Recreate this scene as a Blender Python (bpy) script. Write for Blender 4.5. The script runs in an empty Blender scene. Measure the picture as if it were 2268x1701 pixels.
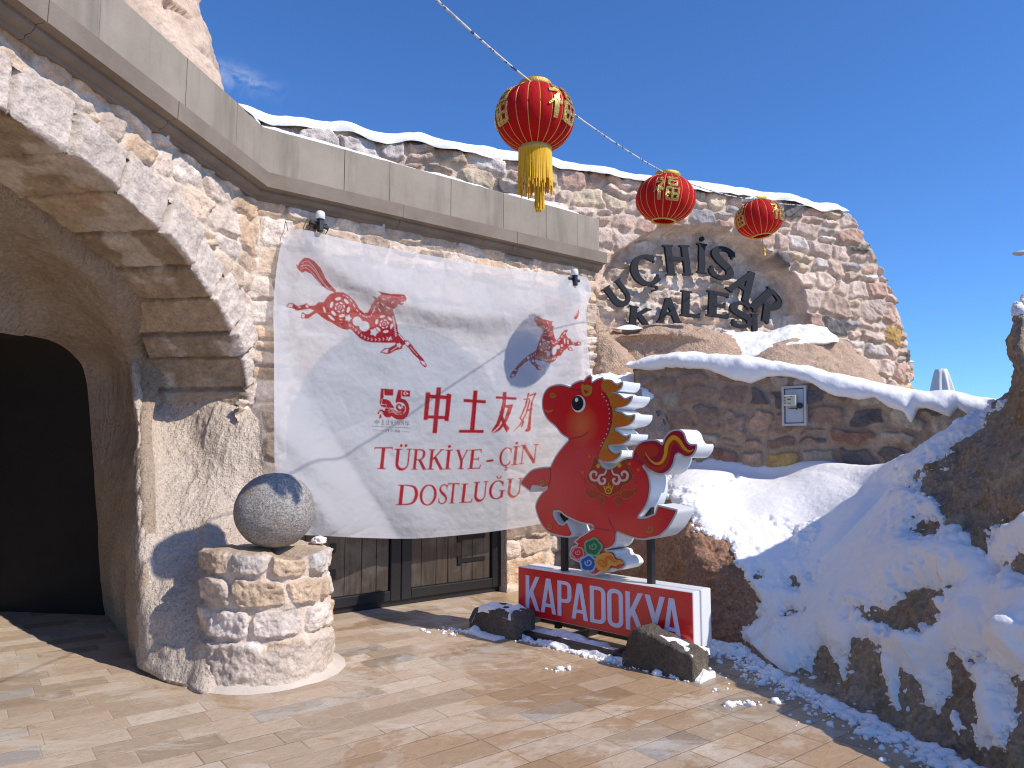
import bpy, math, random
import numpy as np
from mathutils import Vector
from mathutils.geometry import tessellate_polygon

random.seed(7)
RNG = np.random.RandomState(11)
C = bpy.context.scene.collection
SC = bpy.context.scene

# ------------------------------------------------------------------ camera, sky, sun, exposure
F, CX, CY, EYE = 1605.0, 1134.0, 850.5, 1.6          # focal length and centre in photo pixels, eye height
TH = math.atan(155.5 / F)                            # upward pitch
cam_d = bpy.data.cameras.new('camera')
cam = bpy.data.objects.new('camera', cam_d); C.objects.link(cam)
cam.location = (0, 0, EYE); cam.rotation_euler = (math.pi / 2 + TH, 0, 0)
cam_d.sensor_fit = 'HORIZONTAL'; cam_d.sensor_width = 36.0; cam_d.lens = 36.0 * F / 2268.0
cam_d.clip_start = 0.05; cam_d.clip_end = 2000
SC.camera = cam

SUN_AZ, SUN_EL = math.radians(-28.0), math.radians(43.5)   # azimuth measured from +X towards +Y
SUN = Vector((math.cos(SUN_AZ) * math.cos(SUN_EL), math.sin(SUN_AZ) * math.cos(SUN_EL), math.sin(SUN_EL)))
w = bpy.data.worlds.new('World'); SC.world = w; w.use_nodes = True
nt = w.node_tree
sky = nt.nodes.new('ShaderNodeTexSky'); sky.sky_type = 'NISHITA'; sky.sun_disc = False
sky.sun_elevation = SUN_EL
sky.sun_rotation = math.pi / 2 - SUN_AZ
sky.altitude = 1400; sky.air_density = 1.0; sky.dust_density = 0.3; sky.ozone_density = 3.0
bg = nt.nodes['Background']; bg.inputs['Strength'].default_value = 0.146
tint = nt.nodes.new('ShaderNodeMix'); tint.data_type = 'RGBA'; tint.blend_type = 'MULTIPLY'; tint.inputs[0].default_value = 1.0
tint.inputs[7].default_value = (.56, .925, 1.37, 1)     # the deep blue of a high, dry winter sky
nt.links.new(sky.outputs[0], tint.inputs[6])
# one thin wisp of cloud, placed by its direction in the sky
wd_ = Vector((-.389, .954, .521)).normalized(); wu_ = Vector((.93, .36, -.17)); wu_ = (wu_ - wd_ * wu_.dot(wd_)).normalized(); wv_ = wd_.cross(wu_)
tcw = nt.nodes.new('ShaderNodeTexCoord')
def wmath(op, a, b=0.0):
    m_ = nt.nodes.new('ShaderNodeMath'); m_.operation = op
    for i_, x_ in enumerate((a, b)):
        if hasattr(x_, 'links'): nt.links.new(x_, m_.inputs[i_])
        else: m_.inputs[i_].default_value = x_
    return m_.outputs[0]
def wdot(v_):
    d_ = nt.nodes.new('ShaderNodeVectorMath'); d_.operation = 'DOT_PRODUCT'; nt.links.new(tcw.outputs['Generated'], d_.inputs[0]); d_.inputs[1].default_value = v_; return d_.outputs['Value']
rr2 = wmath('ADD', wmath('POWER', wmath('DIVIDE', wdot(wu_), .040), 2.0), wmath('POWER', wmath('DIVIDE', wdot(wv_), .012), 2.0))
wn = nt.nodes.new('ShaderNodeTexNoise'); wn.inputs['Scale'].default_value = 42; wn.inputs['Detail'].default_value = 6; wn.inputs['Distortion'].default_value = 1.2
nt.links.new(tcw.outputs['Generated'], wn.inputs['Vector'])
front = wmath('GREATER_THAN', wdot(wd_), 0.0)
wf = wmath('MULTIPLY', wmath('MULTIPLY', wmath('EXPONENT', wmath('MULTIPLY', rr2, -1.0)), wmath('MAXIMUM', wmath('MULTIPLY', wmath('SUBTRACT', wn.outputs['Fac'], .40), 2.4), 0.0)), front)
cmix = nt.nodes.new('ShaderNodeMix'); cmix.data_type = 'RGBA'; nt.links.new(wmath('MINIMUM', wmath('MULTIPLY', wf, .6), .3), cmix.inputs[0])
nt.links.new(tint.outputs[2], cmix.inputs[6]); cmix.inputs[7].default_value = (6.0, 6.4, 7.0, 1)
nt.links.new(cmix.outputs[2], bg.inputs['Color'])
sd = bpy.data.lights.new('sun', 'SUN'); sd.energy = 4.5; sd.angle = math.radians(0.53); sd.color = (1.0, 0.925, 0.82)
so = bpy.data.objects.new('sun', sd); C.objects.link(so)
so.rotation_euler = SUN.to_track_quat('Z', 'Y').to_euler()
SC.view_settings.view_transform = 'Standard'; SC.view_settings.look = 'None'
SC.view_settings.exposure = 0.0; SC.view_settings.gamma = 1.0
SC.cycles.pixel_filter_type = 'BLACKMAN_HARRIS'; SC.cycles.filter_width = 1.15
SC.cycles.use_denoising = True
SC.cycles.max_bounces = 8; SC.cycles.transparent_max_bounces = 12

# ------------------------------------------------------------------ measuring helpers (photo pixel -> place in the world)
_c, _s = math.cos(TH), math.sin(TH)
def ray(px, py):
    x = (px - CX) / F; u = -(py - CY) / F
    return np.array([x, _c - u * _s, _s + u * _c])
O = np.array([0, 0, EYE])
def P(px, py, Y):
    r = ray(px, py); return O + r * (Y / r[1])
def G(px, py, z=0.0):
    r = ray(px, py); return O + r * ((z - EYE) / r[2])
def OP(px, py, p0, n):
    r = ray(px, py); return O + r * (np.dot(p0 - O, n) / np.dot(r, n))
def proj(p):
    p = np.asarray(p, float); d = p - O
    f = d[..., 1] * _c + d[..., 2] * _s; u = -d[..., 1] * _s + d[..., 2] * _c
    return CX + F * d[..., 0] / f, CY - F * u / f
class Frame:
    """A vertical plane: t along, o outwards, z up."""
    def __init__(s, p0, d, n):
        s.p0 = np.array(p0, float); s.d = np.array(d, float); s.n = np.array(n, float)
    def at(s, t, o, z):
        t, o, z = np.broadcast_arrays(np.asarray(t, float), np.asarray(o, float), np.asarray(z, float))
        r = s.p0 + t[..., None] * s.d + o[..., None] * s.n
        r[..., 2] += z
        return r
    def hit(s, px, py, o=0.0):
        p = OP(px, py, s.p0 + s.n * o, s.n); return float(np.dot(p - s.p0, s.d)), float(p[2])
FB = Frame((-1.137, 7.824, 0), (.791, .6118, 0), (.6118, -.791, 0))      # wall behind the banner
FL = Frame((-2.497, 6.773, 0), (-.156, -.9878, 0), (.9878, -.156, 0))    # arch wall, t runs towards the camera
FN = Frame((1.25, 10.2, 0), (.931, .365, 0), (.365, -.931, 0))           # rubble wall with the niche
FS = Frame((0.058, 6.85, 0), (.714, -.70, 0), (-.70, -.714, 0))          # front of the horse sign

# ------------------------------------------------------------------ noise
def _h(ix, iy, iz, seed):
    n = (ix * 374761393 + iy * 668265263 + iz * 2147483647 + seed * 974634777) & 0xffffffff
    n = ((n ^ (n >> 13)) * 1274126177) & 0xffffffff
    n = ((n ^ (n >> 16)) * 2246822519) & 0xffffffff
    return ((n ^ (n >> 15)) & 0xffff) / 32767.5 - 1.0
def vnoise(p, sc=1.0, seed=0):
    p = np.asarray(p, float) * sc
    if p.shape[-1] == 2: p = np.concatenate([p, np.zeros(p.shape[:-1] + (1,))], -1)
    i = np.floor(p).astype(np.int64); f = p - i; f = f * f * f * (f * (f * 6 - 15) + 10)
    r = 0
    for dx in (0, 1):
        for dy in (0, 1):
            for dz in (0, 1):
                wgt = (f[..., 0] if dx else 1 - f[..., 0]) * (f[..., 1] if dy else 1 - f[..., 1]) * (f[..., 2] if dz else 1 - f[..., 2])
                r = r + wgt * _h(i[..., 0] + dx, i[..., 1] + dy, i[..., 2] + dz, seed)
    return r
def fbm(p, sc=1.0, oct=4, seed=0, gain=.5):
    r = 0; a = 1.0
    for k in range(oct):
        r = r + a * vnoise(p, sc * 2.03 ** k, seed + 17 * k); a *= gain
    return r
def sstep(a, b, x):
    t = np.clip((x - a) / (b - a), 0, 1); return t * t * (3 - 2 * t)

# ------------------------------------------------------------------ objects
WLOC = {}
def _w(o): return WLOC.get(o.name, np.zeros(3)) if o is not None else np.zeros(3)
def tag(o, label=None, cat=None, group=None, kind=None):
    if label: o['label'] = label
    if cat: o['category'] = cat
    if group: o['group'] = group
    if kind: o['kind'] = kind
    return o
def thing(name, loc, label, cat, group=None, kind=None):
    o = bpy.data.objects.new(name, None); C.objects.link(o)
    o.location = loc; o.empty_display_size = .2
    WLOC[o.name] = np.array(loc, float)
    return tag(o, label, cat, group, kind)
def mobj(name, v, faces, m, parent=None, smooth=False, col=None, sharp=None):
    """One mesh object from world-space vertices; its origin is its own base, or its parent's."""
    v = np.asarray(v, float).reshape(-1, 3)
    if parent is None:
        lo, hi = v.min(0), v.max(0); loc = np.array([(lo[0] + hi[0]) / 2, (lo[1] + hi[1]) / 2, lo[2]])
    else:
        loc = _w(parent)
    me = bpy.data.meshes.new(name)
    lv = (v - loc).astype(np.float32)
    if isinstance(faces, np.ndarray):
        nv, nf, k = len(lv), len(faces), faces.shape[1]
        me.vertices.add(nv); me.vertices.foreach_set('co', lv.ravel())
        me.loops.add(nf * k); me.loops.foreach_set('vertex_index', faces.astype(np.int32).ravel())
        me.polygons.add(nf); me.polygons.foreach_set('loop_start', np.arange(0, nf * k, k, dtype=np.int32))
        me.update(calc_edges=True)
    else:
        me.from_pydata([tuple(x) for x in lv], [], faces)
        me.update()
    if smooth: me.polygons.foreach_set('use_smooth', np.ones(len(me.polygons), bool))
    if col is not None:
        at = me.color_attributes.new('Col', 'FLOAT_COLOR', 'POINT')
        cc = np.ones((len(lv), 4), np.float32); cc[:, :3] = np.asarray(col).reshape(-1, 3)
        at.data.foreach_set('color', cc.ravel())
    me.validate()
    ms = m if isinstance(m, (list, tuple)) else [m]
    for x in ms: me.materials.append(x)
    o = bpy.data.objects.new(name, me); C.objects.link(o)
    if parent is not None:
        o.parent = parent; WLOC[o.name] = loc
    else:
        o.location = loc; WLOC[o.name] = loc
    return o
def gridf(R, Cn, mask=None, flip=False):
    idx = np.arange(R * Cn).reshape(R, Cn)
    q = np.stack([idx[:-1, :-1], idx[:-1, 1:], idx[1:, 1:], idx[1:, :-1]], -1)
    if flip: q = q[..., ::-1]
    q = q.reshape(-1, 4)
    if mask is not None: q = q[mask.reshape(-1)]
    return q
def gmesh(name, pts, m, parent=None, col=None, mask=None, flip=False, smooth=True):
    R, Cn = pts.shape[:2]
    f = gridf(R, Cn, mask, flip)
    v = pts.reshape(-1, 3); c = None if col is None else col.reshape(-1, 3)
    if mask is not None:
        used = np.unique(f); re = -np.ones(len(v), np.int64); re[used] = np.arange(len(used))
        f = re[f]; v = v[used]; c = None if c is None else c[used]
    return mobj(name, v, f, m, parent, smooth, c)
class MB:
    """Collects simple shapes into ONE mesh."""
    def __init__(s): s.v = []; s.f = []
    def add(s, v, f):
        b = len(s.v); s.v += [tuple(map(float, x)) for x in v]; s.f += [tuple(i + b for i in q) for q in f]; return s
    def box(s, c, ax, ay, az, hx, hy, hz, bev=0.0):
        c, ax, ay, az = (np.array(q, float) for q in (c, ax, ay, az))
        if bev <= 0:
            v = [c + ax * hx * i + ay * hy * j + az * hz * k for i in (-1, 1) for j in (-1, 1) for k in (-1, 1)]
            return s.add(v, [(0, 1, 3, 2), (4, 6, 7, 5), (0, 4, 5, 1), (2, 3, 7, 6), (0, 2, 6, 4), (1, 5, 7, 3)])
        v = []; idx = {}
        for i in (-1, 1):
            for j in (-1, 1):
                for k in (-1, 1):
                    for a in range(3):
                        h = [hx - bev, hy - bev, hz - bev]; h[a] += bev
                        idx[(i, j, k, a)] = len(v)
                        v.append(c + ax * h[0] * i + ay * h[1] * j + az * h[2] * k)
        f = []
        for a in range(3):
            b1, b2 = (a + 1) % 3, (a + 2) % 3
            for sg in (-1, 1):
                q = []
                for s1, s2 in ((-1, -1), (1, -1), (1, 1), (-1, 1)):
                    t = [0, 0, 0]; t[a] = sg; t[b1] = s1; t[b2] = s2; q.append(idx[(*t, a)])
                f.append(tuple(q if sg > 0 else q[::-1]))
        for a in range(3):
            b1, b2 = (a + 1) % 3, (a + 2) % 3
            for s1 in (-1, 1):
                for s2 in (-1, 1):
                    t0 = [0, 0, 0]; t0[a] = -1; t0[b1] = s1; t0[b2] = s2
                    t1 = list(t0); t1[a] = 1
                    q = (idx[(*t0, b1)], idx[(*t1, b1)], idx[(*t1, b2)], idx[(*t0, b2)])
                    f.append(q if s1 * s2 < 0 else q[::-1])
        for i in (-1, 1):
            for j in (-1, 1):
                for k in (-1, 1):
                    q = tuple(idx[(i, j, k, a)] for a in range(3)); f.append(q if i * j * k > 0 else q[::-1])
        return s.add(v, f)
    def tube(s, pts, r, n=8, cap=True):
        pts = [np.array(p, float) for p in pts]; rs = r if hasattr(r, '__len__') else [r] * len(pts)
        v = []; f = []
        for i, p in enumerate(pts):
            d = pts[min(i + 1, len(pts) - 1)] - pts[max(i - 1, 0)]; d /= np.linalg.norm(d) + 1e-9
            a = np.cross(d, [0, 0, 1.0])
            if np.linalg.norm(a) < .05: a = np.cross(d, [1.0, 0, 0])
            a /= np.linalg.norm(a); b = np.cross(a, d)
            for k in range(n):
                t = 2 * math.pi * k / n; v.append(p + rs[i] * (a * math.cos(t) + b * math.sin(t)))
        for i in range(len(pts) - 1):
            for k in range(n):
                f.append((i * n + k, i * n + (k + 1) % n, (i + 1) * n + (k + 1) % n, (i + 1) * n + k))
        if cap: f += [tuple(range(n))[::-1], tuple((len(pts) - 1) * n + k for k in range(n))]
        return s.add(v, f)
    def lathe(s, prof, c, n=32, cap=True):
        c = np.array(c, float); v = []; f = []
        for r, z in prof:
            for k in range(n):
                t = 2 * math.pi * k / n; v.append(c + np.array([r * math.cos(t), r * math.sin(t), z]))
        for i in range(len(prof) - 1):
            for k in range(n):
                f.append((i * n + k, i * n + (k + 1) % n, (i + 1) * n + (k + 1) % n, (i + 1) * n + k))
        if cap: f += [tuple(range(n))[::-1], tuple((len(prof) - 1) * n + k for k in range(n))]
        return s.add(v, f)
    def build(s, name, m, parent=None, smooth=False):
        return mobj(name, s.v, s.f, m, parent, smooth)
UP = (0, 0, 1)

def catmull(pts, n, closed=False):
    pts = np.array(pts, float); N = len(pts); out = []
    segs = N if closed else N - 1
    for i in range(segs):
        if closed: a, b, c, d = pts[(i - 1) % N], pts[i], pts[(i + 1) % N], pts[(i + 2) % N]
        else: a, b, c, d = pts[max(i - 1, 0)], pts[i], pts[i + 1], pts[min(i + 2, N - 1)]
        for k in range(n):
            t = k / n
            out.append(.5 * ((2 * b) + (-a + c) * t + (2 * a - 5 * b + 4 * c - d) * t * t + (-a + 3 * b - 3 * c + d) * t ** 3))
    if not closed: out.append(pts[-1])
    return np.array(out)
def _interp1(a, n):
    """Catmull-Rom along axis 0 of a[r, ...] to n samples, even in chord length."""
    a = np.asarray(a, float); N = len(a)
    dl = np.sqrt(((a[1:] - a[:-1]) ** 2).sum(-1)).reshape(N - 1, -1).mean(1) + 1e-6
    cum = np.concatenate([[0], np.cumsum(dl)]); x = np.linspace(0, cum[-1], n)
    i = np.clip(np.searchsorted(cum, x, side='right') - 1, 0, N - 2)
    t = ((x - cum[i]) / dl[i]).reshape((n,) + (1,) * (a.ndim - 1))
    p0, p1, p2, p3 = a[np.maximum(i - 1, 0)], a[i], a[i + 1], a[np.minimum(i + 2, N - 1)]
    return .5 * (2 * p1 + (p2 - p0) * t + (2 * p0 - 5 * p1 + 4 * p2 - p3) * t * t + (3 * p1 - p0 - 3 * p2 + p3) * t ** 3)
def loft(ctrl, nr, nc):
    a = _interp1(np.array(ctrl, float), nr)
    return _interp1(a.transpose(1, 0, 2), nc).transpose(1, 0, 2)
def gnormals(p):
    du = np.gradient(p, axis=1); dv = np.gradient(p, axis=0)
    n = np.cross(du, dv); return n / (np.linalg.norm(n, axis=-1, keepdims=True) + 1e-9)

# ------------------------------------------------------------------ materials
MATS = {}
class NB:
    def __init__(s, name):
        m = bpy.data.materials.new(name); m.use_nodes = True; s.m = m; s.t = m.node_tree; s.N = s.t.nodes
        s.b = s.N['Principled BSDF']; s.out = s.N['Material Output']; s._tc = None
    def n(s, typ, **kw):
        x = s.N.new('ShaderNode' + typ)
        for k, v in kw.items(): setattr(x, k, v)
        return x
    def l(s, a, b): s.t.links.new(a, b)
    def val(s, sock, v):
        if hasattr(v, 'is_output') or hasattr(v, 'links'): s.l(v, sock)
        else: sock.default_value = v
    @property
    def pos(s):
        if s._tc is None: s._tc = s.n('TexCoord').outputs['Object']
        return s._tc
    def mapp(s, scale=(1, 1, 1), rot=(0, 0, 0), loc=(0, 0, 0), src=None):
        x = s.n('Mapping'); s.l(src or s.pos, x.inputs[0]); x.inputs['Scale'].default_value = scale
        x.inputs['Rotation'].default_value = rot; x.inputs['Location'].default_value = loc; return x.outputs[0]
    def noise(s, scale, detail=4, rough=.55, src=None, dist=0.0):
        x = s.n('TexNoise'); s.l(src or s.pos, x.inputs['Vector']); x.inputs['Scale'].default_value = scale
        x.inputs['Detail'].default_value = detail; x.inputs['Roughness'].default_value = rough; x.inputs['Distortion'].default_value = dist
        return x.outputs['Fac']
    def voro(s, scale, src=None, feature='F1', out='Distance', rnd=1.0):
        x = s.n('TexVoronoi', feature=feature); s.l(src or s.pos, x.inputs['Vector']); x.inputs['Scale'].default_value = scale
        x.inputs['Randomness'].default_value = rnd; return x.outputs[out]
    def ramp(s, fac, stops):
        x = s.n('ValToRGB'); s.l(fac, x.inputs[0]); e = x.color_ramp.elements
        while len(e) < len(stops): e.new(.5)
        for q, (p, c) in zip(e, stops):
            q.position = p; q.color = (c, c, c, 1) if not hasattr(c, '__len__') else (*c, 1)
        return x.outputs[0]
    def mix(s, fac, a, b, mode='MIX'):
        x = s.n('Mix', data_type='RGBA', blend_type=mode)
        s.val(x.inputs[0], fac)
        for sock, v in ((x.inputs[6], a), (x.inputs[7], b)):
            if hasattr(v, 'links'): s.l(v, sock)
            else: sock.default_value = (*v, 1) if len(v) == 3 else v
        return x.outputs[2]
    def math(s, op, a, b=0.0, c=0.0, clamp=False):
        x = s.n('Math', operation=op, use_clamp=clamp)
        for i, v in enumerate((a, b, c)): s.val(x.inputs[i], v)
        return x.outputs[0]
    def bump(s, h, strength=.5, dist=.02, prev=None):
        x = s.n('Bump'); s.l(h, x.inputs['Height']); x.inputs['Strength'].default_value = strength; x.inputs['Distance'].default_value = dist
        if prev is not None: s.l(prev, x.inputs['Normal'])
        return x.outputs[0]
    def fin(s, col=None, rough=None, normal=None, **kw):
        if col is not None:
            if hasattr(col, 'links'): s.l(col, s.b.inputs['Base Color'])
            else: s.b.inputs['Base Color'].default_value = (*col, 1)
        if rough is not None: s.val(s.b.inputs['Roughness'], rough)
        if normal is not None: s.l(normal, s.b.inputs['Normal'])
        for k, v in kw.items(): s.val(s.b.inputs[k.replace('_', ' ')], v)
        MATS[s.m.name] = s.m; return s.m
def attr(nb, name='Col'):
    a = nb.n('Attribute', attribute_name=name); return a.outputs['Color']

def mat_plain(name, col, rough=.5, var=.12, scale=12.0, bump=0.0, bscale=60.0, **kw):
    b = NB(name)
    f = b.noise(scale, 5)
    c = b.mix(f, tuple(x * (1 - var) for x in col), tuple(min(1, x * (1 + var)) for x in col))
    n = b.bump(b.noise(bscale, 3), bump, .01) if bump else None
    return b.fin(c, rough, n, **kw)
def mat_masonry(name, lime=.35, limecol=(.66, .6, .55)):
    b = NB(name)
    c = attr(b)
    v = b.ramp(b.noise(7, 6, .65), [(.3, .72), (.7, 1.22)])
    c = b.mix(1.0, c, v, 'MULTIPLY')
    lm = b.ramp(b.noise(4.2, 7, .7), [(.52, 0.0), (.66, 1.0)])
    c = b.mix(b.math('MULTIPLY', lm, lime), c, limecol)
    pit = b.ramp(b.voro(38), [(.05, .55), (.2, 1.0)])
    c = b.mix(.6, c, b.mix(1.0, c, pit, 'MULTIPLY'))
    gr = b.ramp(b.noise(34, 6, .72), [(.32, .76), (.5, 1.0), (.68, 1.2)])
    c = b.mix(.8, c, b.mix(1.0, c, gr, 'MULTIPLY'))
    n = b.bump(b.noise(26, 8, .75), .55, .03)
    n = b.bump(b.voro(44), .3, .015, n)
    return b.fin(c, .92, n)
def mat_rock(name, c0, c1, c2=None, peb=30.0, pebs=.5, chisel=0.0, speck=None, tint=False, size=1.0):
    b = NB(name)
    if size != 1.0: b._tc = b.mapp((1 / size,) * 3)
    f = b.ramp(b.noise(2.3, 7, .62), [(.3, 0.0), (.7, 1.0)])
    c = b.mix(f, c0, c1)
    if c2 is not None:
        c = b.mix(b.ramp(b.noise(5.5, 6, .7), [(.55, 0.0), (.68, .9)]), c, c2)
    g = b.ramp(b.voro(peb, out='Color'), [(0.0, .68), (1.0, 1.3)])
    c = b.mix(pebs, c, b.mix(1.0, c, g, 'MULTIPLY'))
    fn = b.ramp(b.noise(30, 7, .75), [(.30, .70), (.5, 1.0), (.70, 1.26)])
    c = b.mix(.85, c, b.mix(1.0, c, fn, 'MULTIPLY'))
    if speck is not None:
        sp = b.ramp(b.voro(24), [(.16, 1.0), (.26, 0.0)])
        sp2 = b.ramp(b.voro(24, out='Color'), [(.55, 0.0), (.62, 1.0)])
        c = b.mix(b.math('MULTIPLY', b.math('MULTIPLY', sp, sp2), .75), c, speck)
    if tint: c = b.mix(1.0, c, attr(b), 'MULTIPLY')
    n = b.bump(b.noise(9, 9, .72), .8, .06)
    n = b.bump(b.voro(peb), .55, .02, n)
    n = b.bump(b.noise(48, 5, .7), .5, .015, n)
    if chisel:
        st = b.noise(1.0, 4, .6, b.mapp((24, 24, 3.2), (0.15, .1, 0)))
        n = b.bump(st, chisel, .05, n)
    return b.fin(c, .95, n)
# ------------------------------------------------------------------ the materials of the place
M_WALL = mat_masonry('pale_masonry', .16)
M_RUBBLE = mat_masonry('rubble_masonry', .12, (.6, .52, .47))
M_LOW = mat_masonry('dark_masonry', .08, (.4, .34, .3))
M_PIER = mat_rock('carved_tuff', (.64, .52, .42), (.74, .62, .51), None, 50, .2, .75)
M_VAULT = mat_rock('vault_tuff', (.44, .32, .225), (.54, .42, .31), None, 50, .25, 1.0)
M_OUT = mat_rock('sandy_rock', (.50, .335, .225), (.62, .44, .31), (.42, .27, .17), 45, .45)
M_SLOPE = mat_rock('conglomerate_rock', (.31, .22, .15), (.44, .34, .24), (.33, .22, .08), 36, .9, 0, (.58, .50, .40), True)
M_TOWER = mat_rock('cliff_rock', (.55, .40, .29), (.66, .50, .38), (.32, .27, .23), 9.0, .25, 0, None, False, 4.5)
M_DARK = mat_plain('cave_rock_darkened', (.018, .014, .011), .95, .3, 4)  # the gloom of the unlit cave room is put into this near-black colour
def _snow():
    b = NB('snow')
    c = b.mix(b.noise(3, 4), (.92, .895, .87), (.95, .93, .91))
    n = b.bump(b.noise(22, 6, .6), .35, .03)
    n = b.bump(b.noise(140, 3, .7), .3, .006, n)
    return b.fin(c, .6, n, Specular_IOR_Level=.3, Subsurface_Weight=0.0)
M_SNOW = _snow()
def _concrete():
    b = NB('weathered_concrete')
    c = b.mix(b.ramp(b.noise(1.6, 7, .62), [(.3, 0.), (.7, 1.)]), (.27, .225, .175), (.37, .315, .25))
    st = b.ramp(b.noise(1.0, 5, .6, b.mapp((5, 5, .7))), [(.5, 1.0), (.68, .66)])
    c = b.mix(.8, c, b.mix(1.0, c, st, 'MULTIPLY'))
    pit = b.ramp(b.voro(22), [(.03, .35), (.07, 1.0)])
    c = b.mix(.7, c, b.mix(1.0, c, pit, 'MULTIPLY'))
    return b.fin(c, .88, b.bump(b.noise(60, 5, .7), .3, .01))
M_CONC = _concrete()
def _trim():
    b = NB('brown_trim')
    c = b.mix(b.ramp(b.noise(2.2, 7, .62), [(.3, 0.), (.7, 1.)]), (.19, .15, .115), (.29, .235, .185))
    pit = b.ramp(b.voro(26), [(.03, .4), (.07, 1.0)])
    c = b.mix(.7, c, b.mix(1.0, c, pit, 'MULTIPLY'))
    return b.fin(c, .9, b.bump(b.noise(55, 5, .7), .35, .01))
M_TRIM = _trim()  # cornice tone, darker and browner than the parapet
def _paving():
    b = NB('travertine_paving')
    ang = math.atan2(FB.d[1], FB.d[0])
    p = b.mapp((1, 1, 1), (0, 0, -ang))
    sep = b.n('SeparateXYZ'); b.l(p, sep.inputs[0])
    x, y = sep.outputs[0], sep.outputs[1]
    TW, TL = .203, .43
    ry = b.math('DIVIDE', y, TW); row = b.math('FLOOR', ry)
    wn = b.n('TexWhiteNoise', noise_dimensions='1D'); b.l(row, wn.inputs['W'])
    rx = b.math('ADD', b.math('DIVIDE', x, TL), b.math('MULTIPLY', wn.outputs['Value'], 3.0))
    colm = b.math('FLOOR', rx)
    cv = b.n('CombineXYZ'); b.l(row, cv.inputs[0]); b.l(colm, cv.inputs[1])
    w2 = b.n('TexWhiteNoise', noise_dimensions='3D'); b.l(cv.outputs[0], w2.inputs['Vector'])
    tile = w2.outputs['Value']
    fx = b.math('MULTIPLY', b.math('ABSOLUTE', b.math('SUBTRACT', b.math('FRACT', rx), .5)), TL)
    fy = b.math('MULTIPLY', b.math('ABSOLUTE', b.math('SUBTRACT', b.math('FRACT', ry), .5)), TW)
    ex = b.math('SUBTRACT', TL / 2, fx); ey = b.math('SUBTRACT', TW / 2, fy)
    edge = b.math('MINIMUM', ex, ey)
    edge = b.math('ADD', edge, b.math('MULTIPLY', b.math('SUBTRACT', b.noise(35, 3), .5), .004))
    joint = b.math('SMOOTH_MIN', 1.0, b.math('DIVIDE', edge, .0062), .1, clamp=True)
    base = b.ramp(tile, [(0.0, (.34, .25, .17)), (.2, (.47, .355, .255)), (.5, (.53, .41, .30)), (.68, (.40, .295, .20)), (.82, (.60, .495, .385)), (.93, (.40, .35, .30)), (1.0, (.33, .30, .275))])
    sh = b.n('CombineXYZ'); b.l(b.math('MULTIPLY', tile, 37.0), sh.inputs[0]); b.l(b.math('MULTIPLY', tile, 91.0), sh.inputs[1])
    va = b.n('VectorMath', operation='ADD'); b.l(p, va.inputs[0]); b.l(sh.outputs[0], va.inputs[1])
    vein = b.noise(1.0, 9, .74, b.mapp((9, 19, 9), src=va.outputs[0]), 1.4)
    c = b.mix(.9, base, b.mix(1.0, base, b.ramp(vein, [(.30, .66), (.44, .95), (.56, 1.05), (.72, 1.22)]), 'MULTIPLY'))
    cell = b.ramp(b.noise(1.0, 6, .75, b.mapp((4.5, 9, 5), src=va.outputs[0]), 2.2), [(.47, 0.0), (.50, 1.0), (.53, 0.0)])
    c = b.mix(b.math('MULTIPLY', cell, .35), c, (.36, .27, .18))
    hole = b.ramp(b.noise(1.0, 4, .65, b.mapp((40, 85, 45), src=va.outputs[0])), [(.30, .5), (.36, 1.0)])
    c = b.mix(.7, c, b.mix(1.0, c, hole, 'MULTIPLY'))
    # melt water: ochre damp patches with crisp ragged edges, mostly near the sign and the slope
    big = b.noise(.62, 9, .66, dist=.5)
    sx_ = b.n('SeparateXYZ'); b.l(b.pos, sx_.inputs[0])
    near = b.n('MapRange'); b.l(sx_.outputs[0], near.inputs[0]); near.inputs[1].default_value = -1.4; near.inputs[2].default_value = 1.6; near.inputs[3].default_value = -.06; near.inputs[4].default_value = .115
    dv = b.math('ADD', b.math('ADD', big, near.outputs[0]), b.math('MULTIPLY', b.math('SUBTRACT', tile, .5), .05))
    damp = b.ramp(dv, [(.515, 0.0), (.535, 1.0)])
    c = b.mix(b.math('MULTIPLY', damp, .75), c, b.mix(1.0, c, (.82, .68, .50), 'MULTIPLY'))
    spot = b.ramp(b.noise(1.0, 8, .70, b.mapp((1.7, 5.0, 3.0), (0, 0, -ang), (3.1, 1.7, 0)), .6), [(.625, 0.0), (.645, 1.0)])
    c = b.mix(b.math('MULTIPLY', spot, .62), c, (.36, .225, .10))
    film = b.ramp(b.noise(1.0, 9, .74, b.mapp((1.1, 2.0, 1), (0, 0, -ang), (7, 2, 0)), .8), [(.53, 0.0), (.60, 1.0)])
    c = b.mix(b.math('MULTIPLY', film, .45), c, (.62, .55, .465))
    jc = b.mix(b.ramp(b.math('ADD', b.noise(1.1, 5), near.outputs[0]), [(.44, 0.0), (.54, 1.0)]), (.50, .41, .31), (.23, .16, .095))
    c = b.mix(b.math('MULTIPLY', b.math('SUBTRACT', 1.0, joint, clamp=True), .85), c, jc)
    h = b.math('ADD', b.math('MULTIPLY', joint, 1.0), b.math('MULTIPLY', tile, .5))
    n = b.bump(h, .6, .005)
    n = b.bump(vein, .5, .008, n)
    n = b.bump(hole, .5, .004, n)
    rough = b.mix(damp, (.75, .75, .75), (.36, .36, .36))
    return b.fin(c, rough, n, Specular_IOR_Level=.4)
M_PAVE = _paving()
M_EARTH = mat_plain('bare_earth', (.3, .23, .16), .95, .25, .6)
M_BLACK = mat_plain('black_metal', (.016, .016, .018), .42, .2, 30)
M_LETTER = mat_plain('dark_blue_steel', (.012, .015, .022), .65, .3, 14, .1, 80, Specular_IOR_Level=.25)
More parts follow.
